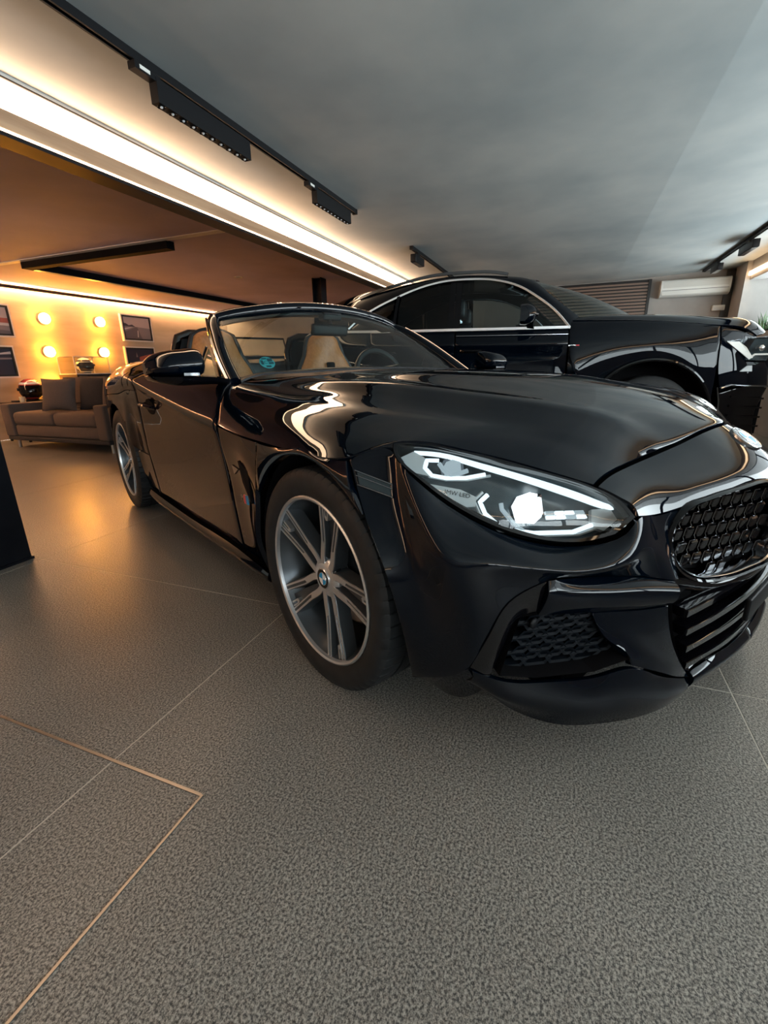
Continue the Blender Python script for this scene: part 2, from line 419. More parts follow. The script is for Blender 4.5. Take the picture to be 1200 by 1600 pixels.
slab('trim_beam_top', -9.0, 9.3, BY+0.0, BY+0.06, 2.195, H_CEIL, M_ceil)
def post(label, x0, x1, y0, y1, zt=1.95):
    t = thing('steel_post', label, 'post', ((x0+x1)/2, (y0+y1)/2, 0))
    hx, hy = (x1-x0)/2, (y1-y0)/2
    q = MB(); q.box(-hx, hx, -hy, -hy+0.012, 0.012, zt); q.box(-hx, hx, hy-0.012, hy, 0.012, zt); q.box(-0.012, hx, -hy+0.012, hy-0.012, 0.012, zt)
    q.build('shaft', M_steelblk, t, smooth=False)
    q = MB(); q.box(-hx-0.012, hx+0.006, -hy-0.012, hy+0.012, 0.0, 0.012); q.build('base_plate', M_steelblk, t, smooth=False)
post('black steel post at the left frame edge nearest the camera', 1.22, 1.375, 2.515, 2.64)
post('black steel post standing behind the windscreen of the roadster', 6.26, 6.42, 3.36, 3.50, 2.118)
pl = thing('white_panel', 'white panel with dark foot behind the left steel post', 'panel', (1.0, 2.68, 0))
q = MB(); q.box(-0.45, 0.21, 0.0, 0.04, 0.05, 0.32); q.build('board', M_white, pl, smooth=False)
q = MB(); q.box(-0.45, 0.21, -0.01, 0.05, 0.0, 0.05); q.build('foot', M_blk, pl, smooth=False)
# second cove on the right
slab('trim_beam_right', -9.0, 8.74, -2.68, -2.30, 2.02, H_CEIL+0.085, M_wallg)
lt = thing('cove_light', 'warm cove light strip on the right hand beam above the planter', 'light', (0,0,0))
q = MB(); q.box(-9.0, 8.74, -2.298, -2.27, 2.08, 2.13); q.build('diffuser', M_strip2, lt, smooth=False)
# ------------------------------------------------------------------ track lighting
def track(label, x0, x1, y):
    t = thing('ceiling_track', label, 'track', (0, y, zc(y)))
    q = MB(); q.box(x0, x1, -0.018, -0.009, -0.034, 0); q.box(x0, x1, 0.009, 0.018, -0.034, 0); q.box(x0, x1, -0.009, 0.009, -0.02, 0)
    q.build('rail', M_blk, t, smooth=False)
    for e in (x0, x1):
        q = MB(); q.box(e-0.012, e+0.012, -0.02, 0.02, -0.038, 0); q.build('end_cap', M_blk, t, smooth=False)
track('long black ceiling track carrying two linear spots over the roadster', -4.0, 4.15, 1.86)
track('short black ceiling track above the roof of the suv', 5.55, 7.9, 1.80)
track('black ceiling track running to the air conditioner on the right', 4.5, 9.1, -1.78)
M_optic = mat('reflector_cup', (0.05,0.055,0.06), 0.15, 0.6)
M_lensw = mat('unlit_lens', (0.55,0.58,0.6), 0.2)
def linear_spot(label, x0, x1, y):
    t = thing('linear_spotlight', label, 'spotlight', (x0, y, H_CEIL-0.036), 0, None)
    L = x1-x0
    q = MB(); q.box(0.0, L, -0.022, 0.022, -0.105, -0.012); q.build('housing', M_blk, t, smooth=False)
    q = MB(); q.box(-0.11, 0.03, -0.02, 0.02, -0.028, 0.0); q.build('adapter', M_blk, t, smooth=False)
    q = MB(); q.box(-0.085, -0.03, -0.0215, -0.0202, -0.02, -0.006); o = q.build('sticker', M_white, t, smooth=False); o['label'] = 'white label on the adapter'
    n_ = 10
    cup = MB(); cup.lathe([(0.0195,-0.001),(0.018,-0.0005),(0.012,0.004),(0.006,0.006)], 16, 'Z')
    len_ = MB(); len_.ball((0,0,0.002), 0.0075, seg=10, ring=6)
    for k in range(n_):
        x = L*(k+0.5)/n_
        if k == 0: c0 = cup.build('reflector', M_optic, t); l0 = len_.build('lens', M_lensw, t); oo = (c0, l0)
        else: oo = (copy_of(c0, t), copy_of(l0, t))
        for o in oo: o.location = (x, 0, -0.1068)
linear_spot('nearest ten lens black linear spotlight, top left', 1.99, 2.66, 1.86)
linear_spot('second ten lens black linear spotlight near the track end', 3.44, 4.02, 1.86)
def spot_head(label, x, y, L=0.30):
    t = thing('track_spotlight', label, 'spotlight', (x, y, zc(y)-0.036))
    q = MB(); q.box(-0.05, 0.05, -0.018, 0.018, -0.03, 0.0); q.build('adapter', M_blk, t, smooth=False)
    q = MB(); q.box(-L/2, L/2, -0.035, 0.035, -0.115, -0.03, 0.008); q.build('housing', M_blk, t)
    q = MB(); q.box(-L/2+0.02, L/2-0.02, -0.026, 0.026, -0.118, -0.1152); q.build('lens_plate', M_optic, t, smooth=False)
spot_head('black track spotlight above the suv rear roof', 5.78, 1.80, 0.34)
spot_head('black track spotlight at the right frame edge', 7.05, -1.78, 0.5)
spot_head('black track spotlight in front of the air conditioner', 8.35, -1.78, 0.36)
# ------------------------------------------------------------------ back wall fittings
lv = thing('slatted_screen', 'brown horizontal slat screen on the back wall behind the suv bonnet', 'screen', (9.3, -0.06, 0))
q = MB(); q.box(-0.012, -0.002, -1.04, 0.9, 0.9, 2.2); q.build('backing', M_frameb, lv, smooth=False)
M_slat = mat('brown_slat', (0.22,0.15,0.115), 0.5)
sl = MB(); sl.box(-0.035, -0.013, -1.0, 0.88, 0, 0.028)
for k in range(25):
    if k == 0: s0 = sl.build('slat', M_slat, lv, smooth=False); o = s0
    else: o = copy_of(s0, lv)
    o.location = (0, 0, 0.93+k*0.05)
q = MB(); q.box(-0.04, -0.002, -1.045, -1.005, 0.9, 2.2); q.build('edge_post', M_frameb, lv, smooth=False)
ac = thing('air_conditioner', 'white wall mounted air conditioner on the grey back wall', 'air conditioner', (9.295, -1.70, 1.90))
q = MB(); prof = [(0,0),(-0.10,0),(-0.17,0.03),(-0.19,0.09),(-0.185,0.22),(-0.16,0.245),(0,0.25)]
q.prism([(x, -0.47, z) for x, z in prof], (0, 0.94, 0)); q.build('casing', M_white, ac, sharp=50)
q = MB(); q.prism([(-0.175,-0.45,0.03),(-0.192,-0.45,0.085),(-0.196,-0.45,0.085),(-0.179,-0.45,0.028)], (0,0.90,0)); q.build('louvre_flap', M_white, ac, smooth=False)
q = MB(); q.box(-0.1905, -0.1895, -0.45, 0.45, 0.088, 0.094); q.build('panel_seam', M_frameb, ac, smooth=False)
q = MB(); q.box(-0.1885, -0.184, -0.44, 0.44, 0.11, 0.205); q.build('front_panel', mat('ac_grey', (0.58,0.58,0.54), 0.35), ac, smooth=False)
eb = thing('emergency_light', 'small white emergency light box below the air conditioner', 'light box', (9.295, -2.09, 1.67))
q = MB(); q.box(-0.06, 0, -0.085, 0.085, 0, 0.085, 0.012); q.build('case', M_white, eb)
q = MB(); q.box(-0.064, -0.0605, -0.065, 0.065, 0.012, 0.05); q.build('lens', mat('frosted', (0.6,0.6,0.58), 0.3), eb, smooth=False)
# planter with grass and the shop sign beyond
pt = thing('planter', 'long planter of green grass at the right frame edge', 'planter', (7.6, -2.5, 0))
q = MB(); q.box(-3.1, 1.1, -0.2, 0.17, 0.0, 1.28); q.build('trough', M_wallg, pt, smooth=False)  # near length out of view is added to block window reflections on the suv
q = MB(); q.box(-3.06, 1.06, -0.17, 0.14, 1.28, 1.30); q.build('soil', M_dark, pt, smooth=False)
M_grass = noise_col(mat('grass_blades', (0.10,0.22,0.08), 0.6), 12, (0.05,0.14,0.06), (0.16,0.30,0.12))
g = MB(); rnd = random.Random(3)
for k in range(640):
    x, y = rnd.uniform(-3.0,1.03), rnd.uniform(-0.15,0.12); a = rnd.uniform(0,2*PI); h = rnd.uniform(0.08,0.26); w = 0.007; ln = rnd.uniform(0.02,0.16)
    dx, dy = math.cos(a), math.sin(a); px, py = -dy*w, dx*w
    pts = [(x-px,y-py,1.3),(x+px,y+py,1.3),(x+px*0.8+dx*ln*0.4,y+py*0.8+dy*ln*0.4,1.3+h*0.65),(x-px*0.8+dx*ln*0.4,y-py*0.8+dy*ln*0.4,1.3+h*0.65),(x+dx*ln,y+dy*ln,1.3+h)]
    g.add(pts, [(0,1,2,3),(3,2,4)])
o = g.build('grass', M_grass, pt, smooth=False, recalc=False); o['kind'] = 'stuff'
sg = thing('shop_sign', 'red and white shop sign on the glass at the right frame edge', 'sign', (10.0, -2.765, 1.86))
q = MB(); q.box(-0.62, 0.55, -0.02, 0.0, 0.0, 0.26); q.build('board', M_wht, sg, smooth=False)
q = MB(); q.box(-0.60, 0.53, 0.0, 0.006, 0.075, 0.25); q.build('red_band', M_red, sg, smooth=False)
q = MB(); q.box(-0.60, 0.53, 0.0, 0.006, 0.01, 0.045); q.build('red_stripe', M_red, sg, smooth=False)
for k in range(5):
    q = MB(); q.box(-0.56+k*0.21, -0.50+k*0.21, 0.006, 0.010, 0.095, 0.23); q.build('letter_stroke', M_wht, sg, smooth=False)
# ================================================================== ROADSTER (local frame: +X forward, +Y its left, origin on the floor under the front axle)
CAR = thing('sports_car', 'black open two seat roadster with tan seats in the foreground', 'car', (1.83732, 0.17739, 0), math.radians(-119.4096))
REF = (-1.2, 0.0, 0.45)
def mir(rows): return [r + [(x, -y, z) for x, y, z in r[-2::-1]] for r in [[p for p in rr] for rr in rows]]
def full(rows):
    """rows run from centre line to the right; returns rows from right edge to left edge"""
    return [[p for p in r[::-1]] + [(x, -y, z) for x, y, z in r[1:]] for r in rows]
# ---- bonnet (clamshell incl. fender crowns)
HOOD = [
 [(-.74,0,.902),(-.75,-.22,.899),(-.79,-.40,.889),(-.815,-.47,.884),(-.835,-.52,.879),(-.855,-.57,.876),(-.875,-.65,.871),(-.865,-.745,.864),(-.80,-.81,.838),(-.737,-.86,.794),(-.68,-.905,.72)],
 [(-0.52,0,0.902),(-0.52,-0.252,0.896),(-0.52,-0.46,0.873),(-0.52,-0.548,0.868),(-0.52,-0.58,0.855),(-0.52,-0.618,0.8395),(-0.52,-0.68,0.833),(-0.52,-0.76,0.817),(-0.52,-0.825,0.794),(-0.52,-0.878,0.76),(-0.52,-0.912,0.708)],
 [(-0.25,0,0.9),(-0.25,-0.243,0.894),(-0.25,-0.44,0.869),(-0.25,-0.528,0.864),(-0.25,-0.56,0.851),(-0.25,-0.598,0.8355),(-0.25,-0.66,0.82),(-0.25,-0.75,0.803),(-0.25,-0.825,0.781),(-0.25,-0.885,0.748),(-0.25,-0.922,0.702)],
 [(0,0,0.888),(0,-0.2385,0.882),(0,-0.43,0.858),(0,-0.518,0.853),(0,-0.55,0.84),(0,-0.588,0.8245),(0,-0.64,0.808),(0,-0.73,0.793),(0,-0.81,0.773),(0,-0.88,0.744),(0,-0.928,0.704)],
 [(0.13,0,0.877),(0.13,-0.2295,0.871),(0.13,-0.41,0.847),(0.13,-0.498,0.842),(0.13,-0.53,0.829),(0.13,-0.568,0.8135),(0.13,-0.62,0.798),(0.135,-0.71,0.786),(0.14,-0.79,0.767),(0.155,-0.865,0.743),(0.175,-0.916,0.714)],
 [(0.27,0,0.858),(0.27,-0.2182,0.852),(0.27,-0.385,0.835),(0.27,-0.473,0.83),(0.27,-0.505,0.817),(0.27,-0.543,0.8015),(0.27,-0.585,0.788),(0.272,-0.655,0.778),(0.275,-0.72,0.769),(0.276,-0.78,0.76),(0.273,-0.82,0.754)],
 [(.40,0,.836),(.40,-.198,.83),(.40,-.345,.820),(.40,-.428,.8145),(.40,-.458,.803),(.40,-.495,.789),(.40,-.538,.774),(.40,-.58,.763),(.40,-.624,.753),(.40,-.665,.742),(.40,-.706,.729)],
 [(.53,0,.803),(.53,-.165,.797),(.53,-.27,.786),(.53,-.355,.7775),(.53,-.385,.767),(.529,-.42,.756),(.527,-.46,.743),(.525,-.50,.728),(.527,-.535,.715),(.529,-.572,.701),(.531,-.605,.688)],
 [(.662,0,.755),(.650,-.12,.744),(.632,-.22,.722),(.618,-.29,.709),(.610,-.335,.701),(.605,-.37,.696),(.600,-.41,.690),(.596,-.455,.684),(.595,-.50,.677),(.597,-.53,.671),(.599,-.552,.664)],
]
body('bonnet', panel(full(HOOD), (-.1,0,.3), 5, 6), M_paint, CAR)
# ---- nose panel between bonnet, headlamps and grilles
NOSE = [
 [(.667,0,.750),(.655,-.12,.739),(.637,-.22,.718),(.621,-.30,.703),(.604,-.41,.686),(.600,-.50,.673),(.604,-.550,.661)],
 [(.730,0,.712),(.718,-.12,.703),(.697,-.22,.683),(.680,-.30,.668),(.660,-.40,.652),(.648,-.475,.646),(.640,-.530,.643)],
 [(.790,0,.665),(.778,-.12,.658),(.748,-.22,.646),(.722,-.30,.634),(.694,-.385,.622),(.678,-.45,.622),(.672,-.515,.622)],
 [(.818,0,.632),(.803,-.08,.632),(.770,-.19,.626),(.738,-.285,.614),(.712,-.37,.600),(.695,-.44,.596),(.684,-.520,.606)],
]
body('front_bumper', panel(full(NOSE), (-.1,0,.3), 5, 5), M_paint, CAR)
# ---- bumper corner between headlamp and intake
T = [(.712,-.372,.597),(.694,-.445,.594),(.687,-.520,.603),(.674,-.545,.570),(.607,-.622,.543),(.514,-.722,.564),(.40,-.803,.627),(.33,-.853,.695),(.248,-.853,.741),(.190,-.914,.713)]
B_ = [(.735,-.37,.437),(.748,-.437,.453),(.705,-.50,.467),(.660,-.56,.471),(.625,-.62,.476),(.597,-.70,.483),(.559,-.78,.444),(.535,-.815,.36),(.510,-.838,.283),(.37,-.88,.20)]
R1 = [(.28,-.925,.615)]; 
def mid(t, bul):
    out = []
    for i in range(10):
        p = lerp(T[i], B_[i], t); ph = math.radians([10,16,25,32,42,52,62,70,78,84][i]); k = [-.25,-.15,.35,.9,1.25,1.25,1.1,1.0,.8,.5][i]*bul
        out.append((p[0]+math.cos(ph)*k, p[1]-math.sin(ph)*k, p[2]))
    return out
rows = [T, mid(.25,.030), mid(.5,.042), mid(.75,.026), B_]
for rw, p in zip(rows[1:4], [(.262,-.928,.592),(.327,-.932,.500),(.368,-.915,.36)]): rw[9] = p
CORNER = panel(rows, (0.2,-.3,.4), 5, 6); body('front_bumper', CORNER, M_paint, CAR, True)
# ---- lower bumper corner, intake frame, cheek and splitter blade
CO = [(.37,-.88,.20),(.44,-.862,.235),(.510,-.838,.283)]
LO = [(.325,-.80,.135),(.42,-.785,.125),(.515,-.79,.205)]
body('front_bumper', panel([CO, [lerp(a,b,.5) for a,b in zip(CO,LO)], LO], (0.2,-.3,.4), 5, 4), M_paint, CAR, True)
# frame band, left leg
body('intake_frame', panel([[(.597,-.70,.483),(.559,-.78,.444),(.535,-.815,.36),(.510,-.838,.283)],
                            [(.590,-.70,.440),(.566,-.755,.418),(.546,-.79,.345),(.525,-.818,.268)],
                            [(.582,-.705,.402),(.560,-.735,.392),(.545,-.768,.325),(.535,-.798,.250)]], (0.2,-.3,.4), 5, 4), M_gloss, CAR, True)
# upper arm running to the centre
ARM = [[(.748,-.437,.453),(.700,-.50,.467),(.648,-.57,.471),(.597,-.70,.483)],
       [(.768,-.450,.443),(.722,-.52,.452),(.668,-.60,.450),(.604,-.708,.455)],
       [(.770,-.456,.425),(.725,-.525,.428),(.668,-.603,.422),(.598,-.708,.428)],
       [(.752,-.455,.400),(.712,-.512,.394),(.650,-.600,.392),(.586,-.71,.398)]]
body('front_bumper', panel(ARM, (0.2,-.3,.3), 6, 4), M_paint, CAR, True)
# cheek between mesh and centre intake
CHK = [[(.752,-.455,.400),(.714,-.510,.394),(.680,-.560,.394),(.648,-.600,.392)],
       [(.760,-.440,.333),(.735,-.490,.335),(.708,-.535,.338),(.676,-.585,.338)],
       [(.773,-.385,.238),(.760,-.430,.250),(.745,-.480,.265),(.722,-.545,.290)],
       [(.786,-.325,.167),(.778,-.385,.190),(.762,-.450,.225),(.728,-.545,.272)]]
body('front_bumper', panel(CHK, (0.3,-.3,.3), 6, 5), M_paint, CAR, True)
# splitter blade: upper face, rolled edge, underside
SU = [(.786,-.330,.166),(.765,-.45,.218),(.728,-.548,.268),(.679,-.62,.250),(.62,-.70,.245),(.565,-.77,.247),(.512,-.836,.280)]
SM = [(.795,-.345,.150),(.782,-.45,.165),(.742,-.555,.185),(.690,-.635,.185),(.630,-.705,.185),(.570,-.768,.200),(.505,-.825,.245)]
SL = [(.790,-.345,.135),(.775,-.445,.130),(.709,-.585,.124),(.634,-.680,.126),(.560,-.738,.150),(.520,-.785,.200),(.490,-.825,.235)]
SB = [(.74,-.34,.118),(.72,-.42,.112),(.66,-.55,.108),(.58,-.63,.108),(.50,-.69,.115),(.45,-.73,.12),(.40,-.77,.125)]
mb = panel([SU, SM, SL], (0.3,-.2,.3), 6, 6)
panel([SL, [lerp(a,b,.5) for a,b in zip(SL,SB)], SB], (0.3,-.2,.5), 6, 3, mb=mb, gap=0)
body('splitter', mb, M_paint, CAR, True)
# dark recess behind the intake and its honeycomb bars
rec = MB(); O_ = [(.552,-.785,.262),(.560,-.735,.392),(.586,-.708,.400),(.650,-.600,.394),(.700,-.545,.33),(.722,-.545,.285),(.679,-.615,.262),(.60,-.72,.252)]
inn = [(x-.10, y+.05, z) for x,y,z in O_]
rec.add(O_+inn, [(i,(i+1)%8,8+(i+1)%8,8+i) for i in range(8)]+[tuple(range(8,16))])
for s in (1,-1): (rec if s==1 else rec.mirrored()).build('intake_recess', M_dark, CAR, smooth=False)
# mesh face: plane through the recess, set back a little
mo = Vector((.560,-.735,.262)); mxv = Vector((.122,.175,0.012)); myv = Vector((.012,.012,.132))
LM = mxv.length; HM = myv.length
def mp(u, v, d=0.0):
    nrm = mxv.cross(myv).normalized(); return mo+mxv*u+myv*v+nrm*(d+0.012)-Vector((.035,0,0))
hexm = MB()
def hexcell(mbx, cu, cv, wu, wv):
    pts = [(-.5,0),(-.3,.5),(.3,.5),(.5,0),(.3,-.5),(-.3,-.5)]
    outer = [mp(cu+a*wu, cv+b_*wv, 0.0) for a,b_ in pts]; inner = [mp(cu+a*wu*.84, cv+b_*wv*.66, -0.002) for a,b_ in pts]; deep = [mp(cu+a*wu*.80, cv+b_*wv*.5, -0.022) for a,b_ in pts]
    fs = [(i,(i+1)%6,6+(i+1)%6,6+i) for i in range(6)]+[(6+i,6+(i+1)%6,12+(i+1)%6,12+i) for i in range(6)]
    mbx.add(outer+inner+deep, fs)
cells = []
for j in range(7):
    v = 0.06+j*0.145
    x0 = 0.02+0.20*max(0, v-.25)*.6; x1 = 1.0-0.28*abs(v-.28)
    for i in range(4):
        u = x0+(i+0.5*(j%2))*0.27+0.05
        if u > x1+0.05: continue
        cells.append((u, v))
for s in (1,-1):
    for (u, v) in cells:
        m_ = MB(); hexcell(m_, u, v, 0.36, 0.29)
        (m_ if s == 1 else m_.mirrored()).build('honeycomb_bar', M_mesh, CAR, smooth=False, recalc=False)
for s in (1,-1):
    q = MB(); c0 = mp(.20,.80,.004); q.ball(c0, .013, .5, 1, 1, 16, 8); (q if s==1 else q.mirrored()).build('parking_sensor', M_blk, CAR)
# ---- kidney grilles
KO = [(.826,-.055,.628),(.803,-.085,.634),(.768,-.19,.628),(.737,-.285,.616),(.713,-.362,.598),(.702,-.392,.560),(.703,-.395,.510),(.718,-.372,.455),(.742,-.320,.418),(.776,-.240,.404),(.815,-.13,.412),(.838,-.065,.430),(.846,-.045,.50),(.838,-.045,.58)]
def closed(pts, k):
    n = len(pts); ext = pts[-2:]+pts+pts[:3]; t = [2+i/k for i in range(n*k)]; return [V(p) for p in herm(ext, t)]
kn = Vector((.93,-.36,.02)).normalized()
for s in (1,-1):
    ring = closed(KO, 4); cen = sum(ring, Vector())/len(ring)
    m_ = MB(); n_ = len(ring)
    def off(sc, d): return [cen+(p-cen)*sc+kn*d for p in ring]
    L_ = [off(1.02,-.010), off(1.015,.010), off(.985,.017), off(.95,.014), off(.925,.002)]
    m_.add([p for l_ in L_ for p in l_], [(a*n_+i, a*n_+(i+1)%n_, (a+1)*n_+(i+1)%n_, (a+1)*n_+i) for a in range(4) for i in range(n_)])
    kg = part_empty('kidney_grille', CAR)
    (m_ if s==1 else m_.mirrored()).build('grille_frame', M_gloss, kg)
    m_ = MB(); L_ = [off(.93,.004), off(.915,.009), off(.895,.006), off(.875,-.03)]
    m_.add([p for l_ in L_ for p in l_], [(a*n_+i, a*n_+(i+1)%n_, (a+1)*n_+(i+1)%n_, (a+1)*n_+i) for a in range(3) for i in range(n_)])
    (m_ if s==1 else m_.mirrored()).build('inner_frame', M_dchrome, kg)
    m_ = MB(); m_.add(off(.90,-.045), [tuple(range(n_))]); (m_ if s==1 else m_.mirrored()).build('backing', M_dark, kg, smooth=False)
    # nuggets: rounded scales with a bright upper edge
    ku_ = Vector((.34,.94,.0)).normalized(); kv_ = Vector((-.05,0.02,1)).normalized()
    poly = [((p-cen).dot(ku_), (p-cen).dot(kv_)) for p in off(.86, 0)]
    def inside(a, b_):
        c = False
        for i in range(len(poly)):
            (x1,y1),(x2,y2) = poly[i], poly[i-1]
            if (y1 > b_) != (y2 > b_) and a < (x2-x1)*(b_-y1)/(y2-y1)+x1: c = not c
        return c
    nb = MB(); w, h = .0145, .0172
    sh = [(-w*.6,-h),(-w,-h*.45),(-w*.9,h*.9),(w*.9,h*.9),(w,-h*.45),(w*.6,-h)]
    for (sc_, d_) in ((1,-.006),(1,.004),(.72,.010)): nb.add([(a*sc_, b_*sc_, d_+(b_*.20 if d_ > 0 else 0)) for a,b_ in sh], [])
    nb.f = [(a*6+i, a*6+(i+1)%6, (a+1)*6+(i+1)%6, (a+1)*6+i) for a in range(2) for i in range(6)]+[(12,13,14,15,16,17)]
    eb_ = MB(); eb_.tube([(-w*.62,-h*1.02,.0045),(-w*1.04,-h*.45,.005),(-w*.94,h*.92,.009),(w*.3,h*.95,.009)], .0012, 5)
    proto = None
    for rr_ in range(-5, 6):
        for cc_ in range(-7, 8):
            a, b_ = (cc_+.5*(rr_%2))*.0365, rr_*.0345
            if not inside(a, b_): continue
            pos = cen+ku_*a+kv_*b_+kn*-.022
            if s == -1: pos.y = -pos.y
            fm = frame_mat(pos, (ku_.x, ku_.y*s, 0), kv_) if s == 1 else frame_mat(pos, (-ku_.x, ku_.y, 0), kv_)
            if proto is None:
                proto = nb.build('nugget', M_gloss, kg, smooth=False); proto2 = eb_.build('nugget_edge', M_dchrome, kg)
                o1, o2 = proto, proto2
            else:
                o1 = proto.copy(); C.objects.link(o1); o2 = proto2.copy(); C.objects.link(o2)
            o1.matrix_local = fm; o2.matrix_local = fm
# ---- centre intake: recess, bars and lower lip
rc = MB()
zs = [.405,.33,.24,.165]
edge = [(.752,-.44),(.762,-.43),(.770,-.38),(.782,-.32)]
sec = []
for z, (x, y) in zip(zs, edge): sec.append([(x, y, z),(.70, y+.01, z),(.70, -y-.01, z),(x, -y, z)])
rc.grid(sec); rc.add([(.70,-.43,.165),(.79,-.32,.165),(.79,.32,.165),(.70,.43,.165),(.70,-.43,.405),(.75,-.44,.405),(.75,.44,.405),(.70,.43,.405)], [(0,1,2,3),(4,5,6,7)])
rc.build('lower_grille_recess', M_dark, CAR, smooth=False)
for k, z in enumerate((.375,.318,.262,.205)):
    yy = .43-.10*(.40-z)/.24; pth = [(.755+.05*math.cos(t/yy*1.35)-.01*0, t, z) for t in np.linspace(-yy, yy, 15)]
    b_ = MB(); b_.sweep(pth, [(-.022,-.009),(.010,-.011),(.016,-.006),(.017,.010),(.010,.013),(-.022,.012)]); b_.build('grille_bar', M_gloss, CAR)
for s in (-1,1):
    b_ = MB(); b_.box(.742,.762,s*.27-.005,s*.27+.005,.17,.40); b_.build('grille_upright', M_gloss, CAR, smooth=False)
BAR = [[(.690,-.430,.450),(.735,-.36,.432),(.775,-.25,.403),(.815,-.12,.408),(.830,0,.422)],
       [(.692,-.430,.425),(.742,-.35,.412),(.784,-.25,.390),(.822,-.12,.392),(.834,0,.403)],
       [(.690,-.43,.402),(.738,-.35,.395),(.780,-.25,.376),(.816,-.12,.376),(.826,0,.385)]]
body('front_bumper', panel(full(BAR), (.3,0,.3), 5, 4), M_gloss, CAR)
LIP = [[(.784,-.322,.180),(.800,-.25,.190),(.815,-.12,.185),(.820,0,.185)],
       [(.798,-.325,.165),(.815,-.25,.172),(.830,-.12,.168),(.836,0,.168)],
       [(.790,-.33,.140),(.803,-.25,.138),(.816,-.12,.134),(.820,0,.134)],
       [(.74,-.33,.118),(.75,-.25,.115),(.76,-.12,.112),(.76,0,.112)]]
body('front_lip', panel(full(LIP), (.3,0,.3), 6, 5), M_paint, CAR)
mid_w = [[(.712,-.372,.597),(.72,-.36,.52),(.735,-.37,.437)],[(.702,-.40,.598),(.700,-.42,.52),(.742,-.41,.442)]]
# small nose blade between the two grilles
NB = [[(.816,-.06,.634),(.826,-.03,.634),(.828,0,.634)],[(.835,-.048,.53),(.848,-.022,.53),(.851,0,.53)],[(.830,-.07,.425),(.845,-.03,.42),(.848,0,.42)]]
body('front_bumper', panel(full(NB), (.3,0,.5), 5, 5), M_paint, CAR)
# number plate holder
q = MB(); q.box(.838,.85,-.20,.20,.30,.36,.004); q.build('plate_holder', M_blk, CAR)
# bonnet roundel
def roundel(parent, mw, r, d=0.004):
    e = part_empty('badge', parent) if parent is CAR else None
    p_ = e or parent
    def put(mb, nm, mt):
        o = mb.build(nm, mt, p_); o.matrix_local = mw; return o
    a = MB(); a.lathe([(0,d),(r*.93,d),(r,d*.5),(r*1.0,-d)], 32, 'Z'); put(a, 'badge_disc', M_gloss)
    a = MB(); a.lathe([(r*.95,d*1.02),(r*1.0,d*1.1),(r*1.05,d*.6),(r*1.05,-d)], 32, 'Z'); put(a, 'badge_rim', M_chrome)
    a = MB(); a.lathe([(r*.60,d*1.02),(r*.62,d*1.25),(r*.66,d*1.25),(r*.67,d*1.0)], 32, 'Z'); put(a, 'badge_ring', M_chrome)
    for k in range(4):
        a = MB(); pts = [(0,0,d*1.15)]+[(r*.61*math.cos(t), r*.61*math.sin(t), d*1.15) for t in np.linspace(k*PI/2, (k+1)*PI/2, 9)]
        a.prism(pts, (0,0,-d*.3)); o = put(a, 'badge_quarter', M_blue if k % 2 else M_wht)
        o['label'] = 'blue quarter of the roundel' if k % 2 else 'white quarter of the roundel'
    if r > .03:
        for ch, an in (('B',125),('M',90),('W',55)):
            t = math.radians(an); lm = mw @ Matrix.Translation((r*.80*math.cos(t), r*.80*math.sin(t), d*1.05)) @ Matrix.Rotation(t-PI/2, 4, 'Z')
            text_mesh('badge_letter', ch, r*.30, M_wht, p_, lm, .0003)
nb_n = Vector((.50,0,.80)).normalized()
roundel(CAR, frame_mat((.7235,0,.7185), (0,1,0), Vector((-.60,0,.40))), .040)
# ---- headlamps
HU = [(.262,-.835,.748),(.300,-.788,.748),(.352,-.742,.737),(.410,-.692,.722),(.470,-.645,.704),(.535,-.597,.682),(.598,-.552,.658),(.645,-.525,.632),(.678,-.524,.604)]
HL = [(.262,-.838,.744),(.300,-.855,.718),(.345,-.836,.682),(.400,-.797,.634),(.455,-.760,.600),(.514,-.716,.573),(.565,-.667,.557),(.612,-.613,.553),(.672,-.542,.578)]
hn = Vector((.6537,-.5789,.4873))
def hrow(t, bul): return [tuple(V(a)*(1-t)+V(b_)*t+hn*bul*math.sin(PI*i/8)**.6) for i,(a,b_) in enumerate(zip(HU,HL))]
def densify(P, k):
    return [lerp(P[i], P[i+1], j/k) for i in range(len(P)-1) for j in range(k)]+[P[-1]]
def side(m_, s): return m_ if s == 1 else m_.mirrored()
def gout(pts, d=0.0): return [tuple(V(p)+hn*d) for p in pts]
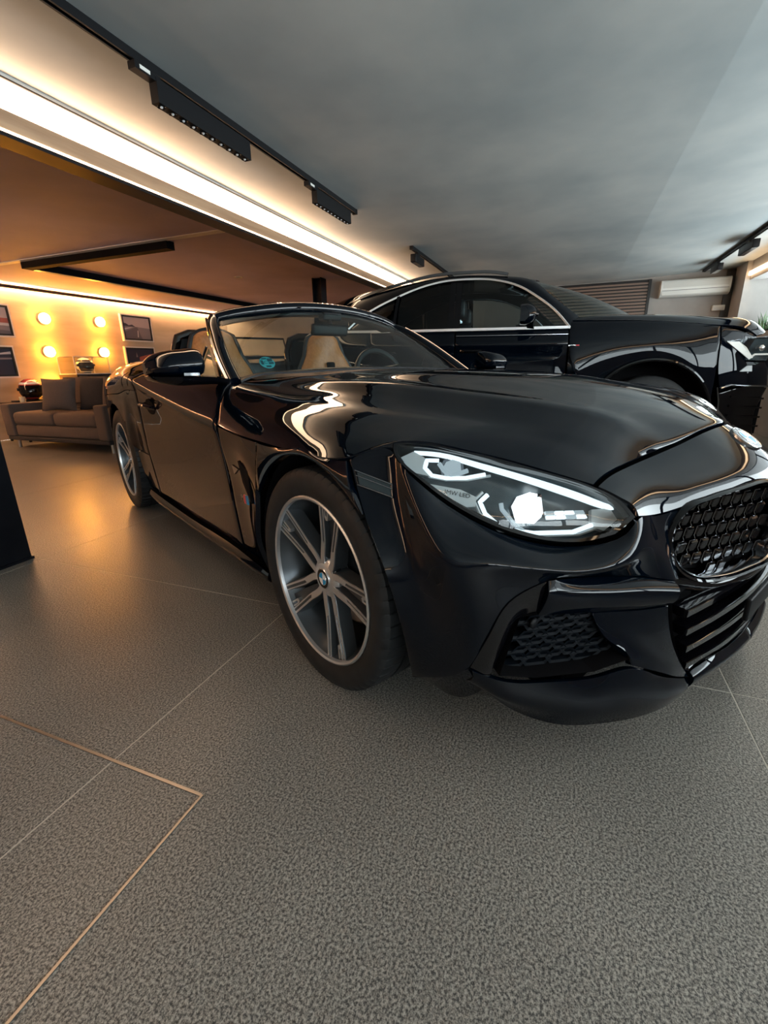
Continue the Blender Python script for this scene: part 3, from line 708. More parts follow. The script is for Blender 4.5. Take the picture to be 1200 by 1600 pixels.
DR = dict(
 strip_up=[(0.279,-0.791,0.731),(0.321,-0.748,0.727),(0.393,-0.685,0.704),(0.478,-0.614,0.675),(0.563,-0.546,0.642),(0.622,-0.502,0.615),(0.649,-0.48,0.605)],
 strip_lo=[(0.292,-0.784,0.722),(0.325,-0.752,0.717),(0.394,-0.694,0.692),(0.48,-0.624,0.66),(0.561,-0.561,0.627),(0.619,-0.514,0.605),(0.65,-0.482,0.601)],
 plateL=[(0.265,-0.82,0.716),(0.28,-0.792,0.729),(0.303,-0.778,0.716),(0.309,-0.79,0.693),(0.324,-0.786,0.677),(0.296,-0.811,0.685)],
 C1=[(0.327,-0.754,0.71),(0.308,-0.775,0.711),(0.312,-0.785,0.695),(0.329,-0.779,0.679),(0.353,-0.756,0.673),(0.383,-0.723,0.673),(0.41,-0.686,0.68)],
 C1in=[(0.329,-0.756,0.705),(0.343,-0.754,0.69),(0.359,-0.746,0.677),(0.38,-0.712,0.689)],
 text=[(0.325,-0.797,0.663),(0.385,-0.741,0.649),(0.415,-0.72,0.633),(0.421,-0.73,0.614),(0.393,-0.764,0.611),(0.358,-0.784,0.634)],
 C2=[(0.43,-0.699,0.638),(0.424,-0.718,0.623),(0.441,-0.719,0.599),(0.478,-0.703,0.569),(0.528,-0.654,0.56),(0.584,-0.589,0.562),(0.608,-0.551,0.576)],
 C2in=[(0.457,-0.684,0.621),(0.463,-0.687,0.608),(0.492,-0.679,0.579),(0.512,-0.669,0.564)],
 pack=[(0.526,-0.62,0.603),(0.55,-0.589,0.608),(0.583,-0.554,0.605),(0.596,-0.554,0.588),(0.569,-0.588,0.583),(0.536,-0.623,0.586)],
 right=[(0.596,-0.537,0.607),(0.631,-0.496,0.61),(0.646,-0.489,0.597),(0.629,-0.536,0.564),(0.608,-0.552,0.573)])
for s in (1,-1):
    hl = part_empty('headlight', CAR)
    # seal: black band around the lens
    lp = [V(p) for p in herm(HU, np.linspace(0,8,33))]+[V(p) for p in herm(HL, np.linspace(8,0,33))][1:-1]
    cenl = sum(lp, Vector())/len(lp)
    m_ = MB(); n_ = len(lp)
    L_ = [[p+hn*(-.006)+(p-cenl).normalized()*.004 for p in lp],[p+hn*.001+(p-cenl).normalized()*.002 for p in lp],[p+hn*.001-(p-cenl).normalized()*.009 for p in lp],[p-hn*.02-(p-cenl).normalized()*.010 for p in lp]]
    m_.add([p for l_ in L_ for p in l_], [(a*n_+i, a*n_+(i+1)%n_, (a+1)*n_+(i+1)%n_, (a+1)*n_+i) for a in range(3) for i in range(n_)])
    side(m_, s).build('seal', M_gloss, hl)
    sc_lens = [[tuple(cenl+(V(p)-cenl)*.985) for p in r] for r in (hrow(0,0), hrow(.25,.012), hrow(.5,.017), hrow(.75,.012), hrow(1,0))]
    m_ = MB(); m_.grid(surf(sc_lens, 4, 5, 0)); side(m_, s).build('lens', M_lens, hl, weld=.0005)
    # housing bowl
    bowl = [[tuple(cenl+(V(p)-cenl)*.985) for p in hrow(0,0)], [tuple(cenl+(V(p)-cenl)*.97-hn*.06) for p in hrow(.03,0)], [tuple(cenl+(V(p)-cenl)*.95-hn*.085) for p in hrow(.2,0)], [tuple(V(p)-hn*.09) for p in hrow(.5,0)], [tuple(cenl+(V(p)-cenl)*.95-hn*.085) for p in hrow(.8,0)], [tuple(cenl+(V(p)-cenl)*.97-hn*.06) for p in hrow(.97,0)], [tuple(cenl+(V(p)-cenl)*.985) for p in hrow(1,0)]]
    m_ = MB(); m_.grid(surf(bowl, 3, 4, 0)); side(m_, s).build('housing', M_hldark, hl, weld=.0005)
    # light blade along the top edge
    m_ = MB(); a0_ = herm(DR['strip_up'], np.linspace(0,6,25)); b0_ = herm(DR['strip_lo'], np.linspace(0,6,25)); a = [lerp(p,q_,.12) for p,q_ in zip(a0_,b0_)]; b_ = [lerp(p,q_,.80) for p,q_ in zip(a0_,b0_)]
    m_.grid([gout(a,-.004), gout([lerp(p,q_,.5) for p,q_ in zip(a,b_)],-.001), gout(b_,-.004), gout(b_,-.016), gout(a,-.016), gout(a,-.004)]); side(m_, s).build('light_blade', M_led, hl)
    def plate(nm, pts, mt, d0, d1):
        m_ = MB(); m_.prism([tuple(V(p)+hn*d0) for p in pts], hn*(d1-d0)); return side(m_, s).build(nm, mt, hl, smooth=False)
    plate('reflector_plate', DR['plateL'], M_hlplate, -.02, -.006)
    plate('reflector_plate', DR['text'], M_hlplate, -.024, -.010)
    plate('reflector_plate', DR['right'], M_hlplate, -.03, -.012)
    for nm in ('C1','C2'):
        m_ = MB(); m_.sweep([tuple(V(p)-hn*.010) for p in densify(DR[nm], 4)], [(-.0036,-.004),(.0036,-.004),(.0036,.004),(-.0036,.004)]); side(m_, s).build('daytime_light', M_led, hl)
        cg = sum((V(p) for p in DR[nm]), Vector())/len(DR[nm])
        m_ = MB(); m_.sweep([tuple(cg+(V(p)-cg)*1.14-hn*.016) for p in densify(DR[nm], 4)], [(-.0022,-.003),(.0022,-.003),(.0022,.003),(-.0022,.003)]); side(m_, s).build('light_outline', M_hlplate, hl)
    for nm in ('C1in','C2in'):
        m_ = MB(); m_.sweep([tuple(V(p)-hn*.012) for p in densify(DR[nm], 4)], [(-.0036,-.004),(.0036,-.004),(.0036,.004),(-.0036,.004)]); side(m_, s).build('daytime_light', M_leddim, hl)
    # projectors: faceted shell with glowing lens
    for (c, r_, mt, nm) in (((.501,-.642,.611), .027, M_ledhot, 'projector_lens'), ((.352,-.735,.694), .021, M_leddim, 'projector_lens')):
        fm = frame_mat(V(c)-hn*.022, Vector((.60,.80,.15)), Vector((-.35,.1,.9)))
        z_ = fm.to_3x3() @ Vector((0,0,1))
        if z_.dot(hn) < 0: fm = frame_mat(V(c)-hn*.022, Vector((-.60,-.80,-.15)), Vector((-.35,.1,.9)))
        m_ = MB(); pts = [(-.9,-.75),(-1,.3),(-.55,.85),(.35,1.0),(1.0,.75),(.9,-.55),(.2,-1.0)]
        m_.prism([tuple(fm @ Vector((a*r_, b_*r_, 0))) for a,b_ in pts], fm.to_3x3() @ Vector((0,0,.012))); side(m_, s).build(nm, mt, hl, smooth=False)
        m_ = MB(); pts2 = [(a*1.35,b_*1.35) for a,b_ in pts]; k = len(pts)
        m_.add([tuple(fm @ Vector((a*r_,b_*r_,-.02))) for a,b_ in pts2]+[tuple(fm @ Vector((a*r_,b_*r_,.008))) for a,b_ in pts2]+[tuple(fm @ Vector((a*r_*1.05,b_*r_*1.05,.002))) for a,b_ in pts], [(i,(i+1)%k,k+(i+1)%k,k+i) for i in range(k)]+[(k+i,k+(i+1)%k,2*k+(i+1)%k,2*k+i) for i in range(k)])
        side(m_, s).build('projector_shell', M_dchrome, hl, smooth=False)
    # stack of small low beam reflectors
    m_ = MB()
    p0, p1, p2, p3 = [V(DR['pack'][i]) for i in (0,2,3,5)]
    for j in range(2):
        for i in range(4):
            u0, u1, v0, v1 = i/4+.02, (i+1)/4-.02, j/2+.05, (j+1)/2-.05
            f_ = lambda u, v: (p0*(1-u)+p1*u)*(1-v)+(p3*(1-u)+p2*u)*v
            m2 = MB(); m2.prism([tuple(f_(u0,v0)), tuple(f_(u1,v0)), tuple(f_(u1,v1)), tuple(f_(u0,v1))], hn*.012)
            m2.v = [tuple(V(p)-hn*.014) for p in m2.v]; side(m2, s).build('beam_cell', M_led if (i+j) % 3 else M_leddim, hl, smooth=False)
    if True:
        tx = V((.421,-.717,.634))-V((.358,-.770,.648))
        o_ = V((.382,-.752,.640))+hn*-.0092; yv = hn.cross(tx)
        if s == 1: text_mesh('lens_lettering', 'BMW LED', .0145, M_frameb, hl, frame_mat(o_, tx, yv), .0004)
        else: text_mesh('lens_lettering', 'BMW LED', .0145, M_frameb, hl, frame_mat(Vector((o_.x,-o_.y,o_.z)), Vector((-tx.x,tx.y,-tx.z)), Vector((yv.x,-yv.y,yv.z))), .0004)
# ---- side marker blade in front of the wheel
SM_ = [(.212,.690),(.292,.664),(.304,.637),(.228,.660)]
SMo = [(x, ysurf(CORNER, x, z)-.002, z) for x, z in SM_]
for s in (1,-1):
    m_ = MB(); m_.prism([lerp(SMo[k], tuple(sum(V(p) for p in SMo)/4) if False else tuple((SMo[0][i]+SMo[1][i]+SMo[2][i]+SMo[3][i])/4 for i in range(3)), .12) for k in range(4)], (0,.004,0)); side(m_, s).build('side_reflector', M_hldark, CAR, smooth=False)
    m_ = MB(); m_.tube(SMo, .0022, 6, closed=True); side(m_, s).build('reflector_edge', M_dchrome, CAR)
    m_ = MB(); m_.tube([lerp(SMo[0],SMo[3],.35), lerp(SMo[1],SMo[2],.35)], .0016, 6); side(m_, s).build('reflector_edge', M_dchrome, CAR)
# ---- front fender below the clamshell seam
def arch(cx, cz, r, a): return (cx+r*math.cos(math.radians(a)), cz+r*math.sin(math.radians(a)))
FA_t = [(.186,-.917,.711),(.10,-.926,.702),(0,-.930,.699),(-.10,-.929,.697),(-.20,-.926,.698),(-.30,-.922,.700)]
FA_b = []
for x in (.256,.10,0,-.10,-.20,-.30): z = .33+math.sqrt(.367**2-x*x); FA_b.append((x,-.929 if x > .2 else -.934,z))
FA_t = [(x,y,max(z, b_[2]+.022)) for (x,y,z), b_ in zip(FA_t, FA_b)]
body('front_fender', panel([FA_t, [(a[0]*.5+b_[0]*.5, -.935, a[2]*.5+b_[2]*.5) for a,b_ in zip(FA_t,FA_b)], FA_b], (0,-.3,.4), 5, 3, gap=.0015), M_paint, CAR, True)
FB = [[(-.30,-.922,.700),(-.40,-.918,.702),(-.52,-.913,.706),(-.675,-.906,.716)],
      [(-.302,-.930,.62),(-.40,-.922,.63),(-.52,-.908,.645),(-.672,-.905,.660)],
      [(-.335,-.932,.475),(-.42,-.905,.50),(-.52,-.890,.52),(-.668,-.886,.53)],
      [(-.365,-.925,.335),(-.43,-.900,.36),(-.52,-.880,.38),(-.662,-.877,.39)],
      [(-.358,-.890,.22),(-.43,-.878,.22),(-.52,-.870,.22),(-.655,-.866,.22)]]
body('front_fender', panel(FB, (-.4,-.3,.4), 6, 6), M_paint, CAR, True)
# side vent with its blade and the tri colour badge
for s in (1,-1):
    m_ = MB(); m_.prism([(-.40,-.914,.59),(-.50,-.905,.61),(-.505,-.893,.53),(-.455,-.893,.47),(-.415,-.905,.47)], (0,-.006,0)); side(m_, s).build('side_vent', M_dark, CAR, smooth=False)
    m_ = MB(); m_.prism([(-.475,-.914,.585),(-.535,-.912,.592),(-.52,-.912,.56)], (0,-.008,0)); side(m_, s).build('vent_blade', M_dchrome, CAR, smooth=False)
    bd = part_empty('side_badge', CAR)
    for k, mt in enumerate((M_blue, M_purple, M_red)):
        m_ = MB(); x = -.470-k*.011*(1)
        m_.prism([(x,-.897,.452),(x-.010,-.897,.452),(x-.014,-.897,.484),(x-.004,-.897,.484)], (0,-.004,0)); o = side(m_, s).build('stripe', mt, bd, smooth=False)
        o['label'] = ('light blue', 'dark blue', 'red')[k]+' stripe'
    xd, yd = Vector((1*s,0,0)), Vector((0,0,1))
    text_mesh('badge_letter', 'M', .034, M_chrome, bd, frame_mat((-.520 if s == 1 else -.485,-.898*s,.468), xd, yd), .002)
# ---- doors
DX = [-.68,-.95,-1.25,-1.55,-1.85]
def drow(fn): return [fn(i, x) for i, x in enumerate(DX)]
CRZ = [.690,.725,.775,.825,.870]
DOOR = [
 [(-.872,-.742,.868),(-1.02,-.775,.876),(-1.28,-.795,.888),(-1.55,-.800,.902),(-1.85,-.795,.918)],
 [(-.80,-.81,.842),(-.98,-.835,.850),(-1.26,-.848,.866),(-1.55,-.852,.884),(-1.85,-.852,.905)],
 [(-.735,-.862,.792),(-.96,-.875,.806),(-1.25,-.885,.832),(-1.55,-.892,.860),(-1.85,-.896,.890)],
 [(-.684,-.907,.700),(-.95,-.915,.727),(-1.25,-.922,.772),(-1.55,-.926,.822),(-1.85,-.928,.868)],
 [(-.682,-.903,.670),(-.95,-.906,.690),(-1.25,-.910,.728),(-1.55,-.914,.772),(-1.85,-.922,.815)],
 [(-.678,-.886,.53),(-.95,-.890,.54),(-1.25,-.895,.56),(-1.55,-.902,.59),(-1.85,-.913,.63)],
 [(-.672,-.877,.39),(-.95,-.878,.38),(-1.25,-.882,.39),(-1.55,-.890,.41),(-1.85,-.903,.44)],
 [(-.668,-.870,.29),(-.95,-.871,.285),(-1.25,-.874,.30),(-1.55,-.880,.32),(-1.85,-.893,.345)],
 [(-.664,-.866,.225),(-.95,-.866,.215),(-1.25,-.868,.21),(-1.55,-.871,.21),(-1.85,-.880,.21)],
]
DOORMB = panel(DOOR, (-1.2,-.2,.5), 6, 5); dr = body('door', DOORMB, M_paint, CAR, True)
for s, d in zip((1,-1), dr):
    m_ = MB(); rg = []
    for k_ in (1.0, .55):
        rg.append([(-1.61+.082*k_*math.cos(t), ysurf(DOORMB, -1.61+.082*k_*math.cos(t), .738+.040*k_*math.sin(t))-.0015, .738+.040*k_*math.sin(t)) for t in np.linspace(0,2*PI,24,endpoint=False)])
    m_.add(rg[0]+rg[1]+[(-1.61, ysurf(DOORMB,-1.61,.738)-.0015, .738)], [(i,(i+1)%24,24+(i+1)%24,24+i) for i in range(24)]+[(24+i,24+(i+1)%24,48) for i in range(24)]); side(m_, s).build('handle_recess', M_dark, d, smooth=False)
    m_ = MB(); m_.tube([(-1.50,-.914,.735),(-1.55,-.940,.742),(-1.62,-.946,.745),(-1.69,-.943,.748),(-1.74,-.918,.747)], [.008,.012,.013,.012,.008], 8); side(m_, s).build('door_handle', M_paint, d)
    # inner trim
    m_ = MB(); m_.grid(surf([[(-.86,-.725,.864),(-1.3,-.77,.884),(-1.85,-.775,.914)],[(-.86,-.66,.83),(-1.3,-.70,.85),(-1.85,-.70,.88)],[(-.86,-.64,.45),(-1.3,-.67,.45),(-1.85,-.67,.45)]],4,4,0)); side(m_, s).build('door_trim', M_blkleather, d)
# ---- rear quarters
QX = [-1.855,-2.05,-2.2,-2.47,-2.75,-3.0,-3.22,-3.36]
Q = [
 [(-1.855,-.70,.925),(-2.05,-.66,.958),(-2.2,-.62,.980),(-2.47,-.56,.995),(-2.75,-.53,.99),(-3.0,-.50,.975),(-3.22,-.47,.95),(-3.36,-.45,.92)],
 [(-1.855,-.795,.922),(-2.05,-.80,.945),(-2.2,-.79,.962),(-2.47,-.76,.975),(-2.75,-.73,.968),(-3.0,-.69,.95),(-3.22,-.63,.92),(-3.36,-.57,.89)],
 [(-1.855,-.862,.905),(-2.05,-.870,.922),(-2.2,-.870,.932),(-2.47,-.862,.935),(-2.75,-.845,.92),(-3.0,-.81,.89),(-3.22,-.74,.86),(-3.36,-.66,.83)],
 [(-1.855,-.928,.868),(-2.05,-.930,.880),(-2.2,-.931,.878),(-2.47,-.928,.865),(-2.75,-.915,.845),(-3.0,-.880,.82),(-3.22,-.80,.79),(-3.36,-.70,.77)],
 [(-1.855,-.922,.81),(-2.05,-.930,.81),(-2.2,-.936,.79),(-2.47,-.938,.775),(-2.75,-.928,.76),(-3.0,-.895,.73),(-3.22,-.82,.70),(-3.36,-.72,.68)],
]
QMB = panel(Q, (-2.5,-.2,.5), 5, 5); body('rear_quarter', QMB, M_paint, CAR, True)
QB = []
for x in (-1.855,-1.95,-2.05,-2.12,-2.2,-2.33,-2.47,-2.61,-2.72,-2.80,-2.87,-3.0,-3.2,-3.36):
    d = x+2.47; z = .337+math.sqrt(max(.378**2-d*d,0)) if abs(d) < .378 else .337
    QB.append((x, d, z))
top = []; low = []
for x, d, z in QB:
    t_ = herm([q_ for q_ in Q[4]], [float(np.interp(-x, [-v for v in QX], range(8)))])[0]; top.append(tuple(t_))
    y = float(t_[1]) if x > -2.9 else float(t_[1])
    if abs(d) < .36: low.append((x, y-.001, max(z,.45)))
    elif d > 0: low.append((x if x > -2.0 else -2.095, -.905, .45))
    else: low.append((x if x < -2.9 else -2.845, y, .45))
mids = [lerp(a,b_,.5) for a,b_ in zip(top,low)]
body('rear_quarter', panel([top, mids, low], (-2.5,-.2,.5), 3, 4, gap=.001), M_paint, CAR, True)
QF = [[(-1.855,-.904,.45),(-1.95,-.904,.45),(-2.03,-.906,.45),(-2.095,-.915,.45)],[(-1.857,-.894,.36),(-1.95,-.895,.36),(-2.03,-.898,.36),(-2.090,-.905,.35)],[(-1.86,-.879,.21),(-1.95,-.879,.21),(-2.03,-.88,.21),(-2.075,-.88,.21)]]
body('rear_quarter', panel(QF, (-2.0,-.3,.4), 4, 5), M_paint, CAR, True)
QR = [[(-2.845,-.92,.45),(-3.0,-.895,.45),(-3.2,-.83,.45),(-3.36,-.72,.45)],[(-2.84,-.90,.33),(-3.0,-.88,.33),(-3.2,-.82,.33),(-3.38,-.70,.33)],[(-2.83,-.86,.22),(-3.0,-.83,.22),(-3.2,-.77,.23),(-3.36,-.66,.25)]]
body('rear_bumper', panel(QR, (-2.9,-.2,.4), 4, 4), M_paint, CAR, True)
TL = [[(-3.36,-.72,.77),(-3.41,-.45,.80),(-3.44,0,.81)],[(-3.36,-.72,.60),(-3.44,-.45,.62),(-3.47,0,.62)],[(-3.37,-.71,.45),(-3.45,-.45,.45),(-3.475,0,.45)],[(-3.36,-.66,.25),(-3.42,-.42,.24),(-3.43,0,.24)]]
body('rear_bumper', panel(full(TL), (-2.9,0,.5), 4, 5), M_paint, CAR)
DK = [[(-2.24,-.612,.982),(-2.25,-.4,1.0),(-2.25,0,1.005)],[(-2.47,-.56,.995),(-2.47,-.35,1.015),(-2.47,0,1.02)],[(-3.0,-.50,.975),(-3.0,-.3,.99),(-3.0,0,.995)],[(-3.36,-.45,.92),(-3.40,-.3,.94),(-3.42,0,.945)],[(-3.38,-.45,.83),(-3.42,-.3,.83),(-3.45,0,.83)]]
body('boot_lid', panel(full(DK), (-2.8,0,.5), 5, 5), M_paint, CAR)
for s in (1,-1):
    m_ = MB(); m_.grid(surf([[(-3.22,-.80,.79),(-3.36,-.71,.79),(-3.42,-.5,.82)],[(-3.24,-.82,.73),(-3.38,-.73,.73),(-3.45,-.5,.75)]],5,4,0)); side(m_, s).build('tail_light', M_red, CAR)
# fuel flap: groove around a rounded flap on the right rear shoulder
pts = []
for a in np.linspace(0,2*PI,40,endpoint=False):
    x, z = -2.02+.068*math.cos(a), .865+.060*math.sin(a)*(1.25 if math.sin(a) < 0 else 1)
    pts.append((x, ysurf(QMB, x, z)-.0008, z))
m_ = MB(); m_.tube(pts, .0022, 6, closed=True); m_.build('fuel_flap_groove', M_dark, CAR)
# ---- sills
SK = [[(-.36,-.900,.222),(-.66,-.887,.223),(-1.25,-.890,.208),(-1.86,-.893,.208),(-2.075,-.89,.208)],
      [(-.36,-.905,.198),(-.66,-.905,.192),(-1.25,-.908,.180),(-1.86,-.908,.172),(-2.075,-.90,.170)],
      [(-.36,-.875,.172),(-.66,-.878,.165),(-1.25,-.880,.155),(-1.86,-.880,.142),(-2.07,-.875,.140)],
      [(-.36,-.78,.160),(-.66,-.78,.155),(-1.25,-.78,.145),(-1.86,-.78,.135),(-2.06,-.78,.135)]]
body('side_skirt', panel(SK, (-1.2,-.3,.6), 5, 4), M_gloss, CAR, True)
# ---- dark inner structure
ub = MB(); ub.box(-3.30, .60, -.60, .60, .14, .50); ub.box(-2.05, -.40, -.84, .84, .15, .42); ub.box(-.70, .52, -.50, .50, .5, .72)
ub.box(-3.3,-2.29,-.55,.55,.5,.90)
ub.build('underbody', M_dark, CAR, smooth=False)
for s in (1,-1):
    for cx, cz, r_ in ((0,.33,.372),(-2.47,.337,.383)):
        m_ = MB(); pr = []
        ang = np.linspace(-4, 190, 28)
        g_ = [[(cx+r_*math.cos(math.radians(a)), y, cz+r_*math.sin(math.radians(a))) for a in ang] for y in (-.895,-.75,-.60)]
        m_.grid(g_); m_.add([(cx,-.60,cz)]+[(cx+r_*math.cos(math.radians(a)), -.60, cz+r_*math.sin(math.radians(a))) for a in ang], [(0,i,i+1) for i in range(1,28)])
        side(m_, s).build('wheel_arch_liner', M_dark, CAR)
# ---- windscreen frame and glass
WB = [(-.905,-.715,.868),(-.905,-.66,.886),(-.855,-.42,.902),(-.83,-.2,.910),(-.82,0,.912)]
WT = [(-1.385,-.605,1.150),(-1.385,-.555,1.172),(-1.345,-.40,1.203),(-1.325,-.2,1.228),(-1.318,0,1.235)]
def fullp(p): return p+[(x,-y,z) for x,y,z in p[-2::-1]]
pil = [(-.885,-.735,.862),(-1.02,-.715,.945),(-1.20,-.672,1.055),(-1.355,-.622,1.138),(-1.405,-.592,1.160),(-1.388,-.54,1.176),(-1.345,-.40,1.203),(-1.325,-.2,1.228),(-1.318,0,1.235)]
pth = herm(fullp(pil), np.linspace(0,16,97))
m_ = MB(); m_.sweep(pth, [(-.026,-.030),(.020,-.034),(.030,-.012),(.026,.016),(.006,.026),(-.020,.020),(-.030,-.004)]); m_.build('windscreen_frame', M_paint, CAR, sharp=60)
m_ = MB(); m_.sweep([tuple(p) for p in herm(pil[:4], np.linspace(0,3,20))], [(-.034,.012),(-.026,.017),(-.028,.024),(-.036,.018)])
for s in (1,-1): side(m_, s).build('pillar_trim', M_dchrome, CAR)
gl = [herm(fullp(WB), np.linspace(0,8,33)), herm(fullp([lerp(a,b_,.5) for a,b_ in zip(WB,WT)]), np.linspace(0,8,33)), herm(fullp(WT), np.linspace(0,8,33))]
gl[1] = [(p[0]+.018*math.cos(PI*(i-16)/40), p[1], p[2]+.022*math.cos(PI*(i-16)/40)) for i, p in enumerate(gl[1])]
m_ = MB(); m_.grid([[c_[j] for c_ in [herm([gl[0][i],gl[1][i],gl[2][i]], np.linspace(0,2,9)) for i in range(33)]] for j in range(9)])
ws = m_.build('windscreen', M_ws, CAR)
# black band at the glass foot, header lining
m_ = MB(); m_.sweep([tuple(V(p)+Vector((.012,0,.0))) for p in herm(fullp(WB), np.linspace(0,8,41))], [(-.03,-.004),(.03,-.004),(.03,.004),(-.03,.004)]); m_.build('cowl_trim', M_blk, CAR)
m_ = MB(); m_.sweep([tuple(V(p)+Vector((-.035,0,-.028))) for p in herm(fullp(WT[1:]), np.linspace(0,6,31))], [(-.05,-.012),(.05,-.012),(.05,.010),(-.05,.010)]); m_.build('header_lining', M_blk, CAR)
# environmental sticker inside the glass
sx = Vector((.10,1,.04)).normalized(); sy = Vector((-.60,-.08,.58)).normalized()
so = Vector((-1.055,-.497,.945))
fm = frame_mat(so, sx, sy)
m_ = MB(); m_.lathe([(0,.001),(.036,.001),(.037,0),(.037,-.001),(0,-.001)], 32, 'Z'); st = m_.build('sticker', M_teal, CAR); st.matrix_local = fm; st['label'] = 'round teal sticker in the windscreen corner'
for (x0,x1,y0,y1) in ((-.030,-.018,-.012,.014),(.004,.028,.004,.024),(.006,.030,-.012,.000),(-.012,.012,-.031,-.021),(-.022,.002,.020,.028)):
    m_ = MB(); m_.box(x0,x1,y0,y1,.001,.0022); m_.build('sticker_block', M_tealdark, st, smooth=False)
text_mesh('sticker_letter', 'C', .026, M_tealdark, st, Matrix.Translation((-.007,.0,.0012)), .0006)
# quarter light frame at the door
for s in (1,-1):
    m_ = MB(); m_.prism([(-1.06,-.745,.885),(-1.30,-.742,.895),(-1.21,-.712,1.01)], (0,.004,.0)); side(m_, s).build('quarter_glass', M_ws, CAR, smooth=False)
    m_ = MB(); m_.tube([(-1.06,-.748,.883),(-1.31,-.748,.893),(-1.22,-.715,1.02)], .006, 6); side(m_, s).build('quarter_frame', M_dchrome, CAR)
# ---- door mirrors
for s in (1,-1):
    dm = part_empty('door_mirror', CAR)
    sec = []
    for y, xf, xb, zb, zt in ((-.862,-.845,-.93,.905,.990),(-.885,-.80,-.935,.899,.996),(-.94,-.785,-.94,.897,.992),(-1.0,-.79,-.94,.897,.985),(-1.045,-.82,-.94,.899,.967),(-1.068,-.865,-.935,.906,.945)):
        zm = (zb+zt)/2; w_ = (zt-zb)/2
        sec.append([(xb,y,zb),(xb*.6+xf*.4,y,zb-.002),(xf-.012,y,zb+.012),(xf,y,zm-.01),(xf-.02,y,zt-.022),(xb*.5+xf*.5,y,zt-.002),(xb,y,zt)])
    m_ = MB(); m_.grid(surf(sec, 4, 4, 0)); 
    m_.add([sec[0][i] for i in range(7)], [tuple(range(7))]); m_.add([sec[-1][i] for i in range(7)], [tuple(range(7))])
    side(m_, s).build('mirror_cap', M_paint, dm, weld=.0005, sharp=50)
    m_ = MB(); m_.prism([(-.942,-.875,.908),(-.942,-1.058,.910),(-.942,-1.050,.955),(-.942,-.99,.980),(-.942,-.88,.988)], (.004,0,0)); side(m_, s).build('mirror_glass', M_chrome, dm, smooth=False)
    m_ = MB(); m_.grid(surf([[(-.93,-1.068,.897),(-.83,-1.045,.895),(-.79,-.98,.893),(-.80,-.885,.892),(-.84,-.80,.885),(-.86,-.76,.878)],[(-.93,-1.06,.882),(-.84,-1.035,.878),(-.80,-.98,.876),(-.81,-.885,.875),(-.85,-.80,.868),(-.865,-.76,.860)],[(-.93,-1.03,.878),(-.90,-1.02,.874),(-.90,-.97,.872),(-.90,-.885,.870),(-.91,-.80,.862),(-.92,-.76,.856)]],4,4,0)); 
    m_.grid(surf([[(-.93,-1.068,.897),(-.83,-1.045,.895),(-.79,-.98,.893),(-.80,-.885,.892),(-.84,-.80,.885),(-.86,-.76,.878)],[(-.94,-1.06,.900),(-.94,-1.035,.900),(-.94,-.98,.900),(-.94,-.885,.898),(-.94,-.80,.892),(-.94,-.76,.886)]],4,3,0)); side(m_, s).build('mirror_foot', M_gloss, dm, weld=.0005)
    m_ = MB(); m_.sweep([(-.800,-.905,.901),(-.786,-.93,.901),(-.785,-.965,.901)], [(-.004,-.004),(.004,-.004),(.004,.006),(-.004,.006)]); side(m_, s).build('mirror_indicator', M_dchrome, dm)
    m_ = MB(); m_.grid(surf([[(-.80,-.885,.994),(-.786,-.90,.955),(-.80,-.91,.902)],[(-.782,-.895,.994),(-.770,-.91,.955),(-.785,-.92,.902)]],4,4,0)); 
# ---- cockpit
m_ = MB(); m_.grid(surf(full([[(-.83,0,.895),(-.83,-.3,.89),(-.88,-.64,.872)],[(-1.0,0,.915),(-1.0,-.3,.91),(-1.0,-.64,.88)],[(-1.13,0,.905),(-1.13,-.3,.895),(-1.13,-.66,.86)],[(-1.16,0,.80),(-1.16,-.3,.79),(-1.16,-.66,.76)],[(-1.0,0,.55),(-1.0,-.3,.55),(-1.0,-.66,.55)]]),4,4,0)); m_.build('dashboard', M_blkleather, CAR)
m_ = MB(); m_.grid(surf([[(-1.02,.20,.905),(-1.02,.37,.935),(-1.02,.54,.905)],[(-1.16,.22,.90),(-1.16,.37,.925),(-1.16,.52,.90)]],5,4,0)); m_.build('instrument_hood', M_blkleather, CAR)
sw = part_empty('steering_wheel', CAR, (-1.27,.37,.845), (0, math.radians(68), 0))
m_ = MB(); m_.tube([(.182*math.cos(t), .182*math.sin(t), 0) for t in np.linspace(0,2*PI,40,endpoint=False)], .016, 10, closed=True); m_.build('rim', M_blkleather, sw)
m_ = MB(); m_.box(-.05,.05,-.06,.06,-.02,.025,.012); m_.build('hub', M_blk, sw)
for a in (90,-90,0):
    t = math.radians(a); m_ = MB(); m_.tube([(.05*math.cos(t),.05*math.sin(t),0),(.176*math.cos(t),.176*math.sin(t),0)], .014, 8); m_.build('spoke', M_dchrome, sw)
tub = MB(); tub.box(-2.25,-1.0,-.66,.66,.40,.44); tub.build('cabin_floor', M_blk, CAR, smooth=False)
m_ = MB(); m_.box(-2.0,-1.1,-.10,.10,.44,.66,.03); m_.build('centre_console', M_blkleather, CAR)
m_ = MB(); m_.box(-2.27,-2.22,-.66,.66,.42,.96,.02); m_.build('bulkhead', M_blkleather, CAR)
